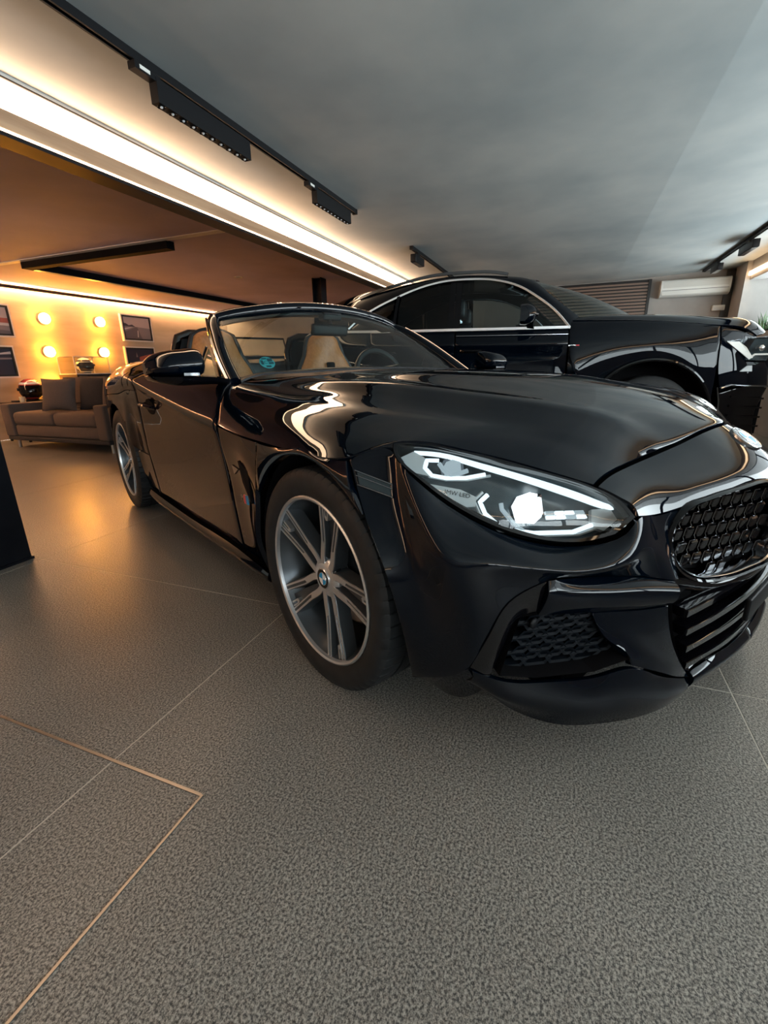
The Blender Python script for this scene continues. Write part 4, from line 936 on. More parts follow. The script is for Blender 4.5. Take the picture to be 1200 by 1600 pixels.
for s in (1,-1):
    y0 = -.40*s
    st_ = part_empty('seat', CAR, (-.17, y0, 0))
    def seat_sec(rows, mt, nm):
        m_ = MB(); g_ = surf(rows, 5, 5, 0); m_.grid(g_); return m_.build(nm, mt, st_, weld=.0005)
    # cushion
    m_ = MB(); m_.box(-1.78,-1.28,-.25,.25,.46,.60,.05); m_.build('cushion', M_tan, st_)
    # backrest outline: width by height
    prof = [(.58,.235,-1.70),(.70,.25,-1.735),(.82,.245,-1.765),(.92,.215,-1.79),(1.00,.165,-1.805),(1.07,.145,-1.815),(1.12,.125,-1.82),(1.145,.07,-1.825)]
    front = [[(x+.075*(1-(a)**2)-.0, a*w, z) for a in np.linspace(-1,1,9)] for z, w, x in prof]
    # side bolsters stand forward
    front = [[(p[0]+(.035 if i in (1,7) else .02 if i in (2,6) else -.01 if i in (4,) else 0)*(1 if k_ < 5 else .3), p[1], p[2]) for i, p in enumerate(r_)] for k_, r_ in enumerate(front)]
    seat_sec(front, M_tan, 'backrest')
    back = [[(x-.085*(1-abs(a)**2.5)**.6-.002, a*(w+.012), z+(.012 if k_ == 7 else 0)) for a in np.linspace(-1,1,9)] for k_, (z,w,x) in enumerate(prof)]
    edge_ = [[(p[0], p[1], p[2]) for p in r_] for r_ in back]
    m_ = MB(); m_.grid(surf(edge_, 5, 5, 0)); m_.build('seat_shell', M_blkleather, st_, weld=.0005)
    m_ = MB(); m_.tube([(x+.006, w+.004, z) for z,w,x in prof]+[(-1.815,0,1.163)]+[(x+.006, -w-.004, z) for z,w,x in prof[::-1]], .014, 8); m_.build('piping', M_blkleather, st_)
    m_ = MB(); m_.box(-1.745,-1.695,-.028,.028,.865,.955,.012); m_.build('headrest_slot', M_dark, st_)
    for k_ in range(5):
        yk = -.10+k_*.05
        m_ = MB(); m_.tube([(-1.625-.06*abs(yk)*3, yk*1.0, .66),(-1.668-.05*abs(yk)*3, yk*1.05, .78),(-1.705-.05*abs(yk)*3, yk*.95, .88)], .006, 6); m_.build('quilt_seam', M_tan, st_)
    # roll hoop
    m_ = MB(); m_.tube([(-2.05,-.19,.90),(-2.07,-.185,1.03),(-2.08,-.15,1.115),(-2.08,-.08,1.14),(-2.08,.08,1.14),(-2.08,.15,1.115),(-2.07,.185,1.03),(-2.05,.19,.90)], .028, 10)
    o = m_.build('roll_hoop', M_gloss, CAR); o.location = (-.11, y0, 0)
    m_ = MB(); m_.box(-2.075,-2.06,-.16,.16,.93,1.11,.004); o = m_.build('hoop_infill', M_blk, CAR); o.location = (-.11, y0, 0)
m_ = MB(); m_.prism([(-2.14,-.205,.94),(-2.14,.205,.94),(-2.21,.205,1.12),(-2.21,-.205,1.12)], (-.005,0,-.002)); m_.build('wind_deflector', M_clear, CAR, smooth=False)
m_ = MB(); m_.tube([(-2.142,-.21,.94),(-2.214,-.205,1.125),(-2.214,.205,1.125),(-2.142,.21,.94)], .008, 6); m_.build('deflector_frame', M_blk, CAR)
# inside mirror
m_ = MB(); m_.box(-1.265,-1.225,-.13,.10,1.085,1.145,.014); m_.build('inside_mirror', M_blk, CAR)
m_ = MB(); m_.tube([(-1.235,-.01,1.14),(-1.27,0,1.19)], .012, 8); m_.box(-1.30,-1.24,-.05,.07,1.165,1.21,.01); m_.build('mirror_mount', M_blk, CAR)
# ---- wheels
def wheel(x, y, z, R_, W_, left):
    w_ = part_empty('wheel', CAR, (x, y, z), (0,0,PI if left else 0))
    h = W_/2
    pitch, per = 60, 4
    prof = [(.246,-h*.88),(.256,-h*.93),(.270,-h*.985),(.288,-h),(.305,-h*.99),(.318,-h*.955),(.3265+R_-.33,-h*.88),(R_-.0015,-h*.78),(R_,-h*.62),(R_,-h*.44),(R_-.007,-h*.43),(R_-.007,-h*.36),(R_,-h*.35),(R_,-h*.08),(R_-.007,-h*.07),(R_-.007,h*.07),(R_,h*.08),(R_,h*.35),(R_-.007,h*.36),(R_-.007,h*.43),(R_,h*.44),(R_,h*.62),(R_-.0015,h*.78),(.3265+R_-.33,h*.88),(.305,h*.99),(.27,h*.98),(.246,h*.88)]
    gro = {6:.003, 7:.006, 8:.006, 20:.0, 21:.006, 22:.006}
    def rf(k, i, r): return r-gro.get(i, 0) if k % per == 3 else r
    # keep grooves narrow: uneven angles
    m_ = MB(); n_ = len(prof); vs = []
    for k in range(pitch*per):
        th = 2*PI*((k//per)+(0,.40,.84,.92)[k%per])/pitch
        for i,(r,a) in enumerate(prof):
            rr_ = rf(k,i,r) if k%per == 3 else r
            if k%per == 2: rr_ = r
            vs.append((rr_*math.cos(th), a, rr_*math.sin(th)))
    K = pitch*per
    m_.add(vs, [(k*n_+i, k*n_+i+1, ((k+1)%K)*n_+i+1, ((k+1)%K)*n_+i) for k in range(K) for i in range(n_-1)])
    m_.build('tyre', M_rub, w_, sharp=30)
    f0 = -h*.885
    m_ = MB(); m_.lathe([(.2455,f0+.012),(.2515,f0-.001),(.2515,f0-.006),(.247,f0-.009),(.241,f0-.006),(.2395,f0+.004)], 72); m_.build('rim_edge', M_silver, w_)
    m_ = MB(); m_.lathe([(.2395,f0+.004),(.232,f0+.030),(.222,f0+.045),(.216,f0+.09),(.214,h*.5),(.222,h*.85)], 72); m_.build('rim_barrel', M_rimdark, w_)
    fh = f0+.024
    def arm_pts(sg):
        base = lambda r, a: (r, a)
        return [(.243, sg*9.6),(.17, sg*10.6),(.115, sg*12.0),(.075, sg*19.0),(.048, sg*25.0)]
    def yy(r): return fh+(f0+.004-fh)*max(0,(r-.06)/.18)**1.3
    pd = pf = pw_ = pr_ = None
    for k in range(5):
        base = math.radians(4.5+72*k)
        for sg in (1,-1):
            pa = []
            for r, a in arm_pts(sg):
                t = math.radians(a); pa.append((r, t))
            rr_ = np.array([p[0] for p in pa])[::-1]; tt = np.array([p[1] for p in pa])[::-1]
            rs = np.linspace(.045,.243,22); ts = np.interp(rs, rr_, tt)
            ts = np.convolve(np.r_[ts[0],ts[0],ts,ts[-1],ts[-1]], np.ones(5)/5, 'valid')
            cl = [(r*math.cos(t), r*math.sin(t), yy(r)) for r, t in zip(rs, ts)]
            def ribbon(wf, d0, d1, taper=0.0):
                q = MB(); N_ = len(cl); vs = []
                for i,(cx_,cz_,cy_) in enumerate(cl):
                    a_ = cl[min(i+1,N_-1)]; b2 = cl[max(i-1,0)]; tx_, tz_ = a_[0]-b2[0], a_[1]-b2[1]; L_ = math.hypot(tx_,tz_); nx_, nz_ = -tz_/L_, tx_/L_
                    wa, wb = wf(i/(N_-1))
                    for (o_, d_) in ((wa*(1+taper),d1),(wa,d0),(-wb,d0),(-wb*(1+taper),d1)):
                        vs.append((cx_+nx_*o_, cy_+d_, cz_+nz_*o_))
                fs = [(i*4+j, i*4+(j+1)%4, (i+1)*4+(j+1)%4, (i+1)*4+j) for i in range(N_-1) for j in range(4)]+[(0,1,2,3),tuple((N_-1)*4+j for j in range(4))[::-1]]
                q.add(vs, fs); return q
            if k == 0:
                a1 = ribbon(lambda s_: (.0105+.002*(1-s_), .0105+.002*(1-s_)), .0015, .040, .5).build('spoke', M_rimdark, w_, sharp=30)
                # machined outer faces: two thin polished edges separated by a dark pocket
                a2 = ribbon(lambda s_: (.0098, .0098) if s_ < .35 else (.0098,-.0035) if sg > 0 else (-.0035,.0098), -.001, .002).build('spoke_face', M_silver, w_, sharp=30)
                a3 = ribbon(lambda s_: (.004,.004) if s_ < .3 else (-.0055,.0095) if sg > 0 else (.0095,-.0055), -.0004, .002).build('spoke_edge', M_silver, w_, sharp=30)
                if sg == 1: P1 = (a1,a2,a3)
                else: P2 = (a1,a2,a3)
            else:
                for o in (P1 if sg == 1 else P2):
                    c = o.copy(); C.objects.link(c); c.rotation_euler = (0,-math.radians(72*k),0)
        # web and bright rib between the two arms
        if k == 0:
            q = MB(); a0, a1_ = math.radians(4.5-8), math.radians(4.5+8)
            vs = []
            for r in (.075,.12,.18,.24):
                w2 = .6 if r < .1 else 1
                for t in (4.5-7.5*w2, 4.5+7.5*w2): vs.append((r*math.cos(math.radians(t)), yy(r)+.016, r*math.sin(math.radians(t))))
            vs2 = [(x_, y_+.02, z_) for x_,y_,z_ in vs]
            q.add(vs+vs2, [(0,1,3,2),(2,3,5,4),(4,5,7,6),(8,10,11,9),(10,12,13,11),(12,14,15,13),(0,2,10,8),(2,4,12,10),(4,6,14,12),(1,9,11,3),(3,11,13,5),(5,13,15,7),(6,7,15,14),(0,8,9,1)])
            wb_ = q.build('spoke_web', M_rimdark, w_, smooth=False)
            q = MB()
            q.prism([(r*math.cos(math.radians(t)), yy(r)+.002, r*math.sin(math.radians(t))) for r,t in ((.238,6.5),(.205,7.0),(.196,5.2),(.20,2.4),(.238,2.0),(.238,3.4),(.210,3.8),(.210,5.6),(.238,5.2))], (0,.016,0))
            rb_ = q.build('spoke_rib', M_silver, w_, smooth=False)
        else:
            for o in (wb_, rb_):
                c = o.copy(); C.objects.link(c); c.rotation_euler = (0,-math.radians(72*k),0)
    m_ = MB(); m_.lathe([(0,fh-.004),(.030,fh-.004),(.040,fh-.003),(.055,fh+.002),(.062,fh+.010),(.062,fh+.05)], 40); m_.build('hub_face', M_silver, w_)
    lug = MB(); lug.lathe([(0,-.002),(.007,-.002),(.0085,.002),(.0085,.012)], 12)
    for k in range(5):
        t = math.radians(40.5+72*k); o = lug.build('lug_bolt', M_blk, w_) if k == 0 else lg.copy()
        if k == 0: lg = o
        else: C.objects.link(o)
        o.location = (.062*math.cos(t), fh+.010, .062*math.sin(t))
    q = MB(); q.lathe([(.0,fh+.085),(.165,fh+.085),(.172,fh+.090),(.172,fh+.108),(0,fh+.108)], 48); q.build('brake_disc', M_disc, w_)
    q = MB(); q.lathe([(.0,fh+.06),(.085,fh+.06),(.09,fh+.086)], 32); q.build('brake_hat', M_rimdark, w_)
    q = MB(); ang = np.radians(np.linspace(-15, 62, 10))
    q.grid([[(r*math.cos(t), d, r*math.sin(t)) for t in ang] for r, d in ((.115,fh+.07),(.115,fh+.055),(.195,fh+.055),(.200,fh+.075),(.200,fh+.115))]); q.build('brake_caliper', M_rimdark, w_)
    mwm = Matrix(((1,0,0,0),(0,0,-1,fh-.0045),(0,1,0,0),(0,0,0,1)))
    roundel(w_, mwm, .030, .003)
wheel(0, -.7965, .330, .330, .252, False); wheel(0, .7965, .330, .330, .252, True)
wheel(-2.47, -.800, .337, .337, .268, False); wheel(-2.47, .800, .337, .337, .268, True)
# ================================================================== SUV (local frame: +X forward, +Y its left, origin under the front axle)
SUV = thing('suv', 'large black suv with chrome window line parked behind the roadster', 'car', (5.70, -0.50, 0), math.radians(-83))
SREF = (-1.2, 0, .7)
# bonnet
SH = [[(.02,0,1.352),(.0,-.3,1.350),(-.10,-.55,1.340),(-.30,-.72,1.325),(-.56,-.83,1.312),(-.66,-.885,1.285)],
      [(.28,0,1.338),(.28,-.3,1.335),(.25,-.55,1.326),(.18,-.72,1.310),(.08,-.84,1.290),(.02,-.905,1.255)],
      [(.62,0,1.308),(.62,-.3,1.304),(.60,-.55,1.292),(.56,-.70,1.278),(.50,-.82,1.250),(.46,-.890,1.210)],
      [(.92,0,1.268),(.92,-.3,1.264),(.90,-.52,1.252),(.86,-.66,1.238),(.80,-.78,1.208),(.76,-.845,1.165)],
      [(1.06,0,1.185),(1.05,-.3,1.180),(1.02,-.50,1.165),(.985,-.64,1.150),(.92,-.76,1.130),(.85,-.820,1.110)]]
body('bonnet', panel(full(SH), (0,0,.8), 5, 5), M_paint2, SUV)
# front fender
def sarch(x): return .42+math.sqrt(max(.51**2-(x-.05)**2, 0))
FX = [-.655,-.40,-.15,.05,.25,.42,.54]
FTt = [(-.66,-.895,1.275),(-.40,-.905,1.268),(-.15,-.91,1.26),(.05,-.912,1.25),(.25,-.908,1.232),(.42,-.90,1.213),(.54,-.885,1.195)]
FTm = [(-.657,-.965,1.16),(-.40,-.967,1.155),(-.15,-.968,1.148),(.05,-.968,1.138),(.25,-.962,1.12),(.42,-.95,1.10),(.54,-.935,1.08)]
FTc = [(-.656,-.982,1.10),(-.40,-.984,1.09),(-.15,-.986,1.07),(.05,-.987,1.06),(.25,-.98,1.04),(.42,-.97,1.01),(.54,-.955,.98)]
FTb = [(x, -.985+.0*x, min(sarch(x), 1.0)) for x in (-.42,-.33,-.15,.05,.25,.42,.535)]
FTb[0] = (-.45,-.982,.50); FTb[1] = (-.35,-.985,sarch(-.35)); FTb[-1] = (.545,-.955,sarch(.545))
body('front_fender', panel([FTt,FTm,FTc,FTb], SREF, 5, 5), M_paint2, SUV, True)
FR = [[(-.655,-.982,1.09),(-.56,-.983,1.05),(-.462,-.983,.60)],[(-.652,-.975,.8),(-.56,-.978,.75),(-.46,-.983,.5)],[(-.65,-.97,.35),(-.56,-.965,.33),(-.455,-.96,.33)]]
body('front_fender', panel(FR, SREF, 5, 5), M_paint2, SUV, True)
m_ = MB(); m_.tube([(.05+.515*math.cos(math.radians(a)), -.992+.05*max(0,math.cos(math.radians(a)))**4, .42+.515*math.sin(math.radians(a))) for a in np.linspace(-5,185,40)], .016, 8)
for s in (1,-1): side(m_, s).build('arch_trim', M_gloss, SUV)
# doors and quarter
def sd(name, x0, x1, belt0, belt1, k=(1,1)):
    xs = np.linspace(x0, x1, 4); rows = []
    for y, z in ((-.935,None),(-.968,1.15),(-.985,1.095),(-.975,1.02),(-.972,.80),(-.985,.55),(-.975,.42),(-.94,.30)):
        rows.append([(x, y+.012*max(0,(-x-2.2)), (belt0+(belt1-belt0)*i/3) if z is None else z+.012*(-x-.7)) for i, x in enumerate(xs)])
    return body(name, panel(rows, SREF, 5, 5), M_paint2, SUV, True)
fd = sd('front_door', -.665, -1.665, 1.213, 1.222)
rd = sd('rear_door', -1.675, -2.50, 1.222, 1.232)
sd('rear_quarter', -2.51, -3.10, 1.232, 1.24)
for dd, x in ((fd, -1.50), (rd, -2.36)):
    for s, d in zip((1,-1), dd):
        m_ = MB(); m_.tube([(x+.11,-.978,1.035),(x+.08,-1.004,1.038),(x-.08,-1.004,1.042),(x-.11,-.978,1.043)], .014, 8); side(m_, s).build('door_handle', M_gloss, d)
# belt chrome and window frame line
OUT = [(-.66,-.935,1.222),(-.80,-.86,1.385),(-.94,-.815,1.495),(-1.12,-.775,1.605),(-1.36,-.745,1.675),(-1.60,-.742,1.692),(-1.80,-.752,1.685),(-2.05,-.775,1.635),(-2.25,-.80,1.565),(-2.45,-.832,1.480),(-2.62,-.865,1.385),(-2.74,-.905,1.280)]
oc = [tuple(p) for p in herm(OUT, np.linspace(0, len(OUT)-1, 60))]
for s in (1,-1):
    m_ = MB(); m_.sweep([(x,y-.008,z) for x,y,z in oc], [(-.011,-.006),(.011,-.006),(.011,.008),(-.011,.008)]); side(m_, s).build('window_chrome', M_alu, SUV)
    m_ = MB(); m_.sweep([(-.655,-.945,1.226),(-1.2,-.953,1.230),(-1.7,-.955,1.236),(-2.3,-.952,1.241),(-2.75,-.93,1.255)], [(-.006,-.012),(.008,-.012),(.008,.010),(-.006,.010)]); side(m_, s).build('belt_chrome', M_alu, SUV)
    m_ = MB(); m_.sweep([(-.67,-.972,1.165),(-1.2,-.974,1.172),(-1.66,-.975,1.178)], [(-.002,-.003),(.004,-.003),(.004,.003),(-.002,.003)]); side(m_, s).build('crease_line', M_dchrome, SUV)
def outl(x):
    xs = [-p[0] for p in oc]; return (x, float(np.interp(-x, xs, [p[1] for p in oc])), float(np.interp(-x, xs, [p[2] for p in oc])))
def beltp(x): return (x, -.945, 1.226+.012*(-x-.66))
def pane(x0, x1, mt, nm, d=0.0, inset=.012):
    xs = np.linspace(x0, x1, 14); g_ = []
    for t in np.linspace(0,1,7):
        r_ = []
        for x in xs:
            a, b_ = V(beltp(x)), V(outl(x)); p = a.lerp(b_, t); p.y -= .018*math.sin(PI*t)-d; r_.append(tuple(p))
        g_.append(r_)
    for s in (1,-1):
        m_ = MB(); m_.grid(g_); side(m_, s).build(nm, mt, SUV)
pane(-.70, -1.635, M_stint, 'front_window', .012)
pane(-1.745, -2.235, M_tint, 'rear_window', .012)
pane(-2.29, -2.70, M_tint, 'quarter_window', .012)
pane(-1.635, -1.69, M_gloss, 'pillar', .006); pane(-1.692, -1.745, M_gloss, 'pillar', .006)
for s in (1,-1):
    m_ = MB(); m_.sweep([tuple(V(beltp(-2.27)).lerp(V(outl(-2.24)), t)) for t in (0,.5,1)], [(-.018,-.018),(.018,-.018),(.018,.01),(-.018,.01)]); side(m_, s).build('pillar', M_gloss, SUV)
# roof and pillars
cant = [(x, y+.004, z) for x,y,z in OUT]
RF_o = [(-1.02,-.70,1.640),(-1.36,-.715,1.70),(-1.60,-.715,1.715),(-1.90,-.72,1.705),(-2.25,-.745,1.62),(-2.55,-.79,1.50),(-2.76,-.85,1.36)]
RF = [[(-1.00,-.66,1.665),(-1.30,-.66,1.718),(-1.60,-.66,1.738),(-1.95,-.66,1.725),(-2.35,-.67,1.655),(-2.75,-.68,1.56),(-2.98,-.68,1.48)],
      [(-.95,-.5,1.690),(-1.28,-.5,1.738),(-1.60,-.5,1.755),(-1.95,-.5,1.745),(-2.38,-.5,1.70),(-2.80,-.5,1.635),(-3.02,-.5,1.57)],
      [(-.90,-.25,1.705),(-1.25,-.25,1.75),(-1.60,-.25,1.768),(-1.95,-.25,1.76),(-2.4,-.25,1.72),(-2.82,-.25,1.655),(-3.05,-.25,1.59)],
      [(-.88,0,1.708),(-1.24,0,1.753),(-1.60,0,1.772),(-1.95,0,1.764),(-2.4,0,1.725),(-2.82,0,1.66),(-3.06,0,1.595)]]
RFf = RF+[[(x,-y,z) for x,y,z in r_] for r_ in RF[-2::-1]]
body('roof', panel(RFf, SREF, 5, 4), M_paint2, SUV)
CP = [[(-.565,-.80,1.315),(-.80,-.745,1.50),(-1.00,-.665,1.665),(-1.30,-.662,1.718),(-1.60,-.662,1.738),(-1.95,-.662,1.725),(-2.35,-.672,1.655),(-2.75,-.69,1.56)],
      [(-.62,-.875,1.285),(-.82,-.80,1.478),(-1.02,-.74,1.628),(-1.32,-.715,1.698),(-1.60,-.715,1.715),(-1.95,-.72,1.70),(-2.35,-.755,1.60),(-2.76,-.86,1.42)],
      [(-.655,-.93,1.228),(-.80,-.862,1.388),(-1.02,-.795,1.548),(-1.36,-.747,1.678),(-1.60,-.744,1.695),(-1.95,-.767,1.66),(-2.35,-.818,1.525),(-2.74,-.905,1.285)]]
body('roof_side', panel(CP, SREF, 6, 4), M_paint2, SUV, True)
for s in (1,-1):
    m_ = MB(); m_.sweep(herm([(-1.22,-.665,1.728),(-1.33,-.655,1.752),(-1.6,-.65,1.768),(-1.95,-.65,1.757),(-2.3,-.66,1.692),(-2.58,-.675,1.622),(-2.68,-.68,1.588)], np.linspace(0,6,30)), [(-.016,-.012),(.016,-.012),(.013,.012),(-.013,.012)]); side(m_, s).build('roof_rail', M_dchrome, SUV)
# windscreen
WSb = [(-.60,-.80,1.312),(-.30,-.66,1.335),(-.08,-.42,1.352),(.0,-.2,1.360),(.02,0,1.362)]
WSt = [(-1.03,-.655,1.665),(-.98,-.5,1.685),(-.93,-.3,1.70),(-.905,-.15,1.705),(-.90,0,1.706)]
gl0, gl2 = herm(fullp(WSb), np.linspace(0,8,25)), herm(fullp(WSt), np.linspace(0,8,25))
m_ = MB(); m_.grid([[tuple(a*(1-t)+b_*t+np.array([.02,0,.03])*math.sin(PI*t)) for a,b_ in zip(gl0,gl2)] for t in np.linspace(0,1,9)]); m_.build('windscreen', M_ws, SUV)
m_ = MB(); m_.grid(surf(full([[(-.05,0,1.30),(-.15,-.4,1.29),(-.5,-.76,1.27)],[(-.60,0,1.24),(-.65,-.4,1.23),(-.75,-.78,1.20)],[(-.75,0,1.0),(-.75,-.4,1.0),(-.8,-.78,1.0)]]),4,4,0)); m_.build('dashboard', M_blkleather, SUV)
# inside: seats, dark floor block
for y in (-.42,.42):
    st_ = part_empty('seat', SUV, (0,y,0))
    m_ = MB(); m_.box(-1.72,-1.55,-.24,.24,.75,1.32,.06); m_.build('backrest', M_blkleather, st_)
    m_ = MB(); m_.box(-1.72,-1.62,-.14,.14,1.36,1.55,.04); m_.build('headrest', M_blkleather, st_)
    m_ = MB(); m_.tube([(-1.67,-.06,1.30),(-1.67,-.06,1.38)], .008, 6); m_.tube([(-1.67,.06,1.30),(-1.67,.06,1.38)], .008, 6); m_.build('headrest_post', M_chrome, st_)
ub = MB(); ub.box(-3.05,-.75,-.86,.86,.26,.72); ub.box(-.75,.90,-.62,.62,.26,1.12); ub.build('underbody', M_dark, SUV, smooth=False)
m_ = MB(); m_.grid(surf(full([[(-3.06,0,1.59),(-3.04,-.4,1.575),(-2.97,-.68,1.47)],[(-3.15,0,1.25),(-3.13,-.5,1.25),(-3.02,-.88,1.24)],[(-3.2,0,.8),(-3.17,-.55,.8),(-3.08,-.92,.8)],[(-3.18,0,.35),(-3.15,-.55,.35),(-3.05,-.9,.35)]]),4,4,0)); m_.build('tailgate', M_paint2, SUV)
# front end
FE = [[(.545,-.895,1.19),(.66,-.875,1.165),(.80,-.825,1.125),(.86,-.80,1.105)],
      [(.545,-.935,1.085),(.60,-.92,1.075),(.70,-.905,.99),(.79,-.86,.912)],
      [(.555,-.96,.85),(.64,-.945,.86),(.72,-.92,.86),(.80,-.875,.86)],
      [(.60,-.965,.66),(.68,-.945,.70),(.76,-.915,.70),(.84,-.865,.70)]]
body('front_bumper', panel(FE, SREF, 5, 5), M_paint2, SUV, True)
FE2 = [[(.79,-.862,.905),(.90,-.80,.898),(1.0,-.73,.895)],[(.80,-.875,.86),(.92,-.81,.855),(1.02,-.73,.85)],[(.82,-.88,.76),(.94,-.815,.755),(1.04,-.73,.75)],[(.84,-.865,.70),(.95,-.81,.695),(1.05,-.73,.69)]]
body('front_bumper', panel(FE2, SREF, 5, 4), M_paint2, SUV, True)
FE3 = [[(.60,-.960,.65),(.76,-.91,.69),(.95,-.80,.69),(1.05,-.73,.685)],[(.62,-.95,.5),(.75,-.90,.48),(.90,-.80,.46),(1.0,-.73,.45)],[(.60,-.93,.30),(.75,-.89,.27),(.92,-.80,.26),(1.02,-.73,.26)]]
body('lower_bumper', panel(FE3, SREF, 5, 5), M_gloss, SUV, True)
for s in (1,-1):
    for z in (.60,.52,.44,.36):
        m_ = MB(); m_.sweep([(.70,-.925,z+.02),(.86,-.845,z),(1.03,-.735,z-.01)], [(-.01,-.008),(.012,-.008),(.012,.008),(-.01,.008)]); side(m_, s).build('intake_bar', M_gloss, SUV)
    m_ = MB(); m_.tube([(.60,-.972,.69),(.68,-.952,.715),(.80,-.905,.705),(.96,-.82,.70),(1.05,-.745,.695)], .008, 6); side(m_, s).build('bumper_edge', M_dchrome, SUV)
    m_ = MB(); m_.tube([(.57,-.975,.70),(.60,-.975,.58),(.615,-.97,.45)], .006, 6); side(m_, s).build('air_curtain_edge', M_dchrome, SUV)
    hl = part_empty('headlight', SUV)
    P_ = [(.585,-.925,1.072),(.72,-.90,.975),(.795,-.866,.918),(.90,-.81,.912),(1.0,-.745,.912),(1.045,-.70,1.04),(.97,-.765,1.088),(.84,-.83,1.092),(.70,-.885,1.085)]
    cen = sum((V(p) for p in P_), Vector())/len(P_)
    hnv = Vector((.48,-.87,.05)).normalized()
    m_ = MB(); m_.prism([tuple(V(p)-hnv*.010) for p in P_], -hnv*.06); side(m_, s).build('housing', M_hldark, hl, smooth=False)
    m_ = MB(); m_.add([tuple(V(p)+hnv*.010) for p in P_]+[tuple(cen+hnv*.022)], [(i,(i+1)%9,9) for i in range(9)]); side(m_, s).build('lens', M_lens, hl, smooth=True)
    m_ = MB(); m_.prism([(.595,-.928,1.066),(.725,-.905,.972),(.797,-.872,.924),(.835,-.855,.935),(.76,-.885,1.02),(.69,-.905,1.066)], (.002,-.005,0)); side(m_, s).build('corner_reflector', M_white, hl, smooth=False)
    m_ = MB(); m_.sweep([(.80,-.872,.925),(.845,-.856,.962),(.93,-.815,.962),(1.02,-.75,.962)], [(-.004,-.007),(.004,-.007),(.004,.007),(-.004,.007)]); side(m_, s).build('daytime_light', M_white, hl)
    m_ = MB(); m_.ball((.895,-.83,1.012), .026, 1, 1, 1, 18, 12); side(m_, s).build('projector', M_chrome, hl)
    m_ = MB(); m_.prism([(.73,-.915,.825),(.79,-.892,.872),(.83,-.878,.872),(.835,-.885,.825)], (.003,-.006,0)); side(m_, s).build('side_marker', M_hlplate, SUV, smooth=False)
    m_ = MB(); m_.prism([(-.60,-.9845,1.063),(-.66+.0,-.983,1.062),(-.66,-.983,1.072),(-.60,-.9845,1.073)], (0,-.004,0)); side(m_, s).build('fender_badge', M_chrome, SUV, smooth=False)
    m_ = MB(); m_.prism([(-.57,-.985,1.064),(-.597,-.985,1.064),(-.597,-.985,1.073),(-.57,-.985,1.073)], (0,-.004,0)); side(m_, s).build('badge_accent', M_red, SUV, smooth=False)
    dm = part_empty('door_mirror', SUV, (-.19,0,0))
    sec = []
    for y, xf, zb, zt in ((-.99,-.80,1.262,1.375),(-1.03,-.765,1.252,1.402),(-1.09,-.765,1.25,1.408),(-1.16,-.785,1.255,1.405),(-1.20,-.83,1.27,1.385)):
        xb = -.905; zm = (zb+zt)/2
        sec.append([(xb,y,zb),((xb+xf)/2,y,zb),(xf,y,zm-.02),(xf-.015,y,zt-.03),((xb+xf)/2,y,zt),(xb,y,zt)])
    m_ = MB(); m_.grid(surf(sec,4,4,0)); m_.add([sec[0][i] for i in range(6)],[tuple(range(6))]); m_.add([sec[-1][i] for i in range(6)],[tuple(range(6))]); m_.add([(-.905,-.99,1.262),(-.905,-1.09,1.25),(-.905,-1.16,1.255),(-.905,-1.20,1.27),(-.905,-1.20,1.385),(-.905,-1.16,1.405),(-.905,-1.09,1.408),(-.905,-.99,1.375)],[tuple(range(8))]); side(m_, s).build('mirror_cap', M_paint2, dm, weld=.0005, sharp=50)
    m_ = MB(); m_.sweep([(-.80,-.94,1.235),(-.815,-1.0,1.27)], [(-.03,-.02),(.03,-.02),(.03,.02),(-.03,.02)]); side(m_, s).build('mirror_foot', M_gloss, dm)
    m_ = MB(); m_.sweep([(-.80,-1.02,1.30),(-.755,-1.06,1.318),(-.755,-1.14,1.325),(-.80,-1.20,1.330)], [(-.003,-.004),(.005,-.004),(.005,.004),(-.003,.004)]); side(m_, s).build('mirror_indicator', M_dchrome, dm)
# grille
gr = part_empty('front_grille', SUV)
m_ = MB(); m_.prism([(1.03,-.50,1.10),(1.04,-.62,.95),(1.05,-.55,.50),(1.05,.55,.50),(1.04,.62,.95),(1.03,.50,1.10)], (.02,0,0)); m_.build('backing', M_dark, gr, smooth=False)
m_ = MB(); m_.tube([(1.06,-.50,1.10),(1.07,-.62,.95),(1.08,-.55,.50),(1.08,.55,.50),(1.07,.62,.95),(1.06,.50,1.10)], .02, 8, closed=True); m_.build('grille_frame', M_dchrome, gr)
for k in range(9):
    y = -.44+k*.11; m_ = MB(); m_.box(1.05,1.085,y-.012,y+.012,.52,1.08); m_.build('grille_bar', M_gloss, gr, smooth=False)
m_ = MB(); m_.box(.92,1.03,-.72,.72,.28,1.10); m_.build('front_core', M_dark, SUV, smooth=False)
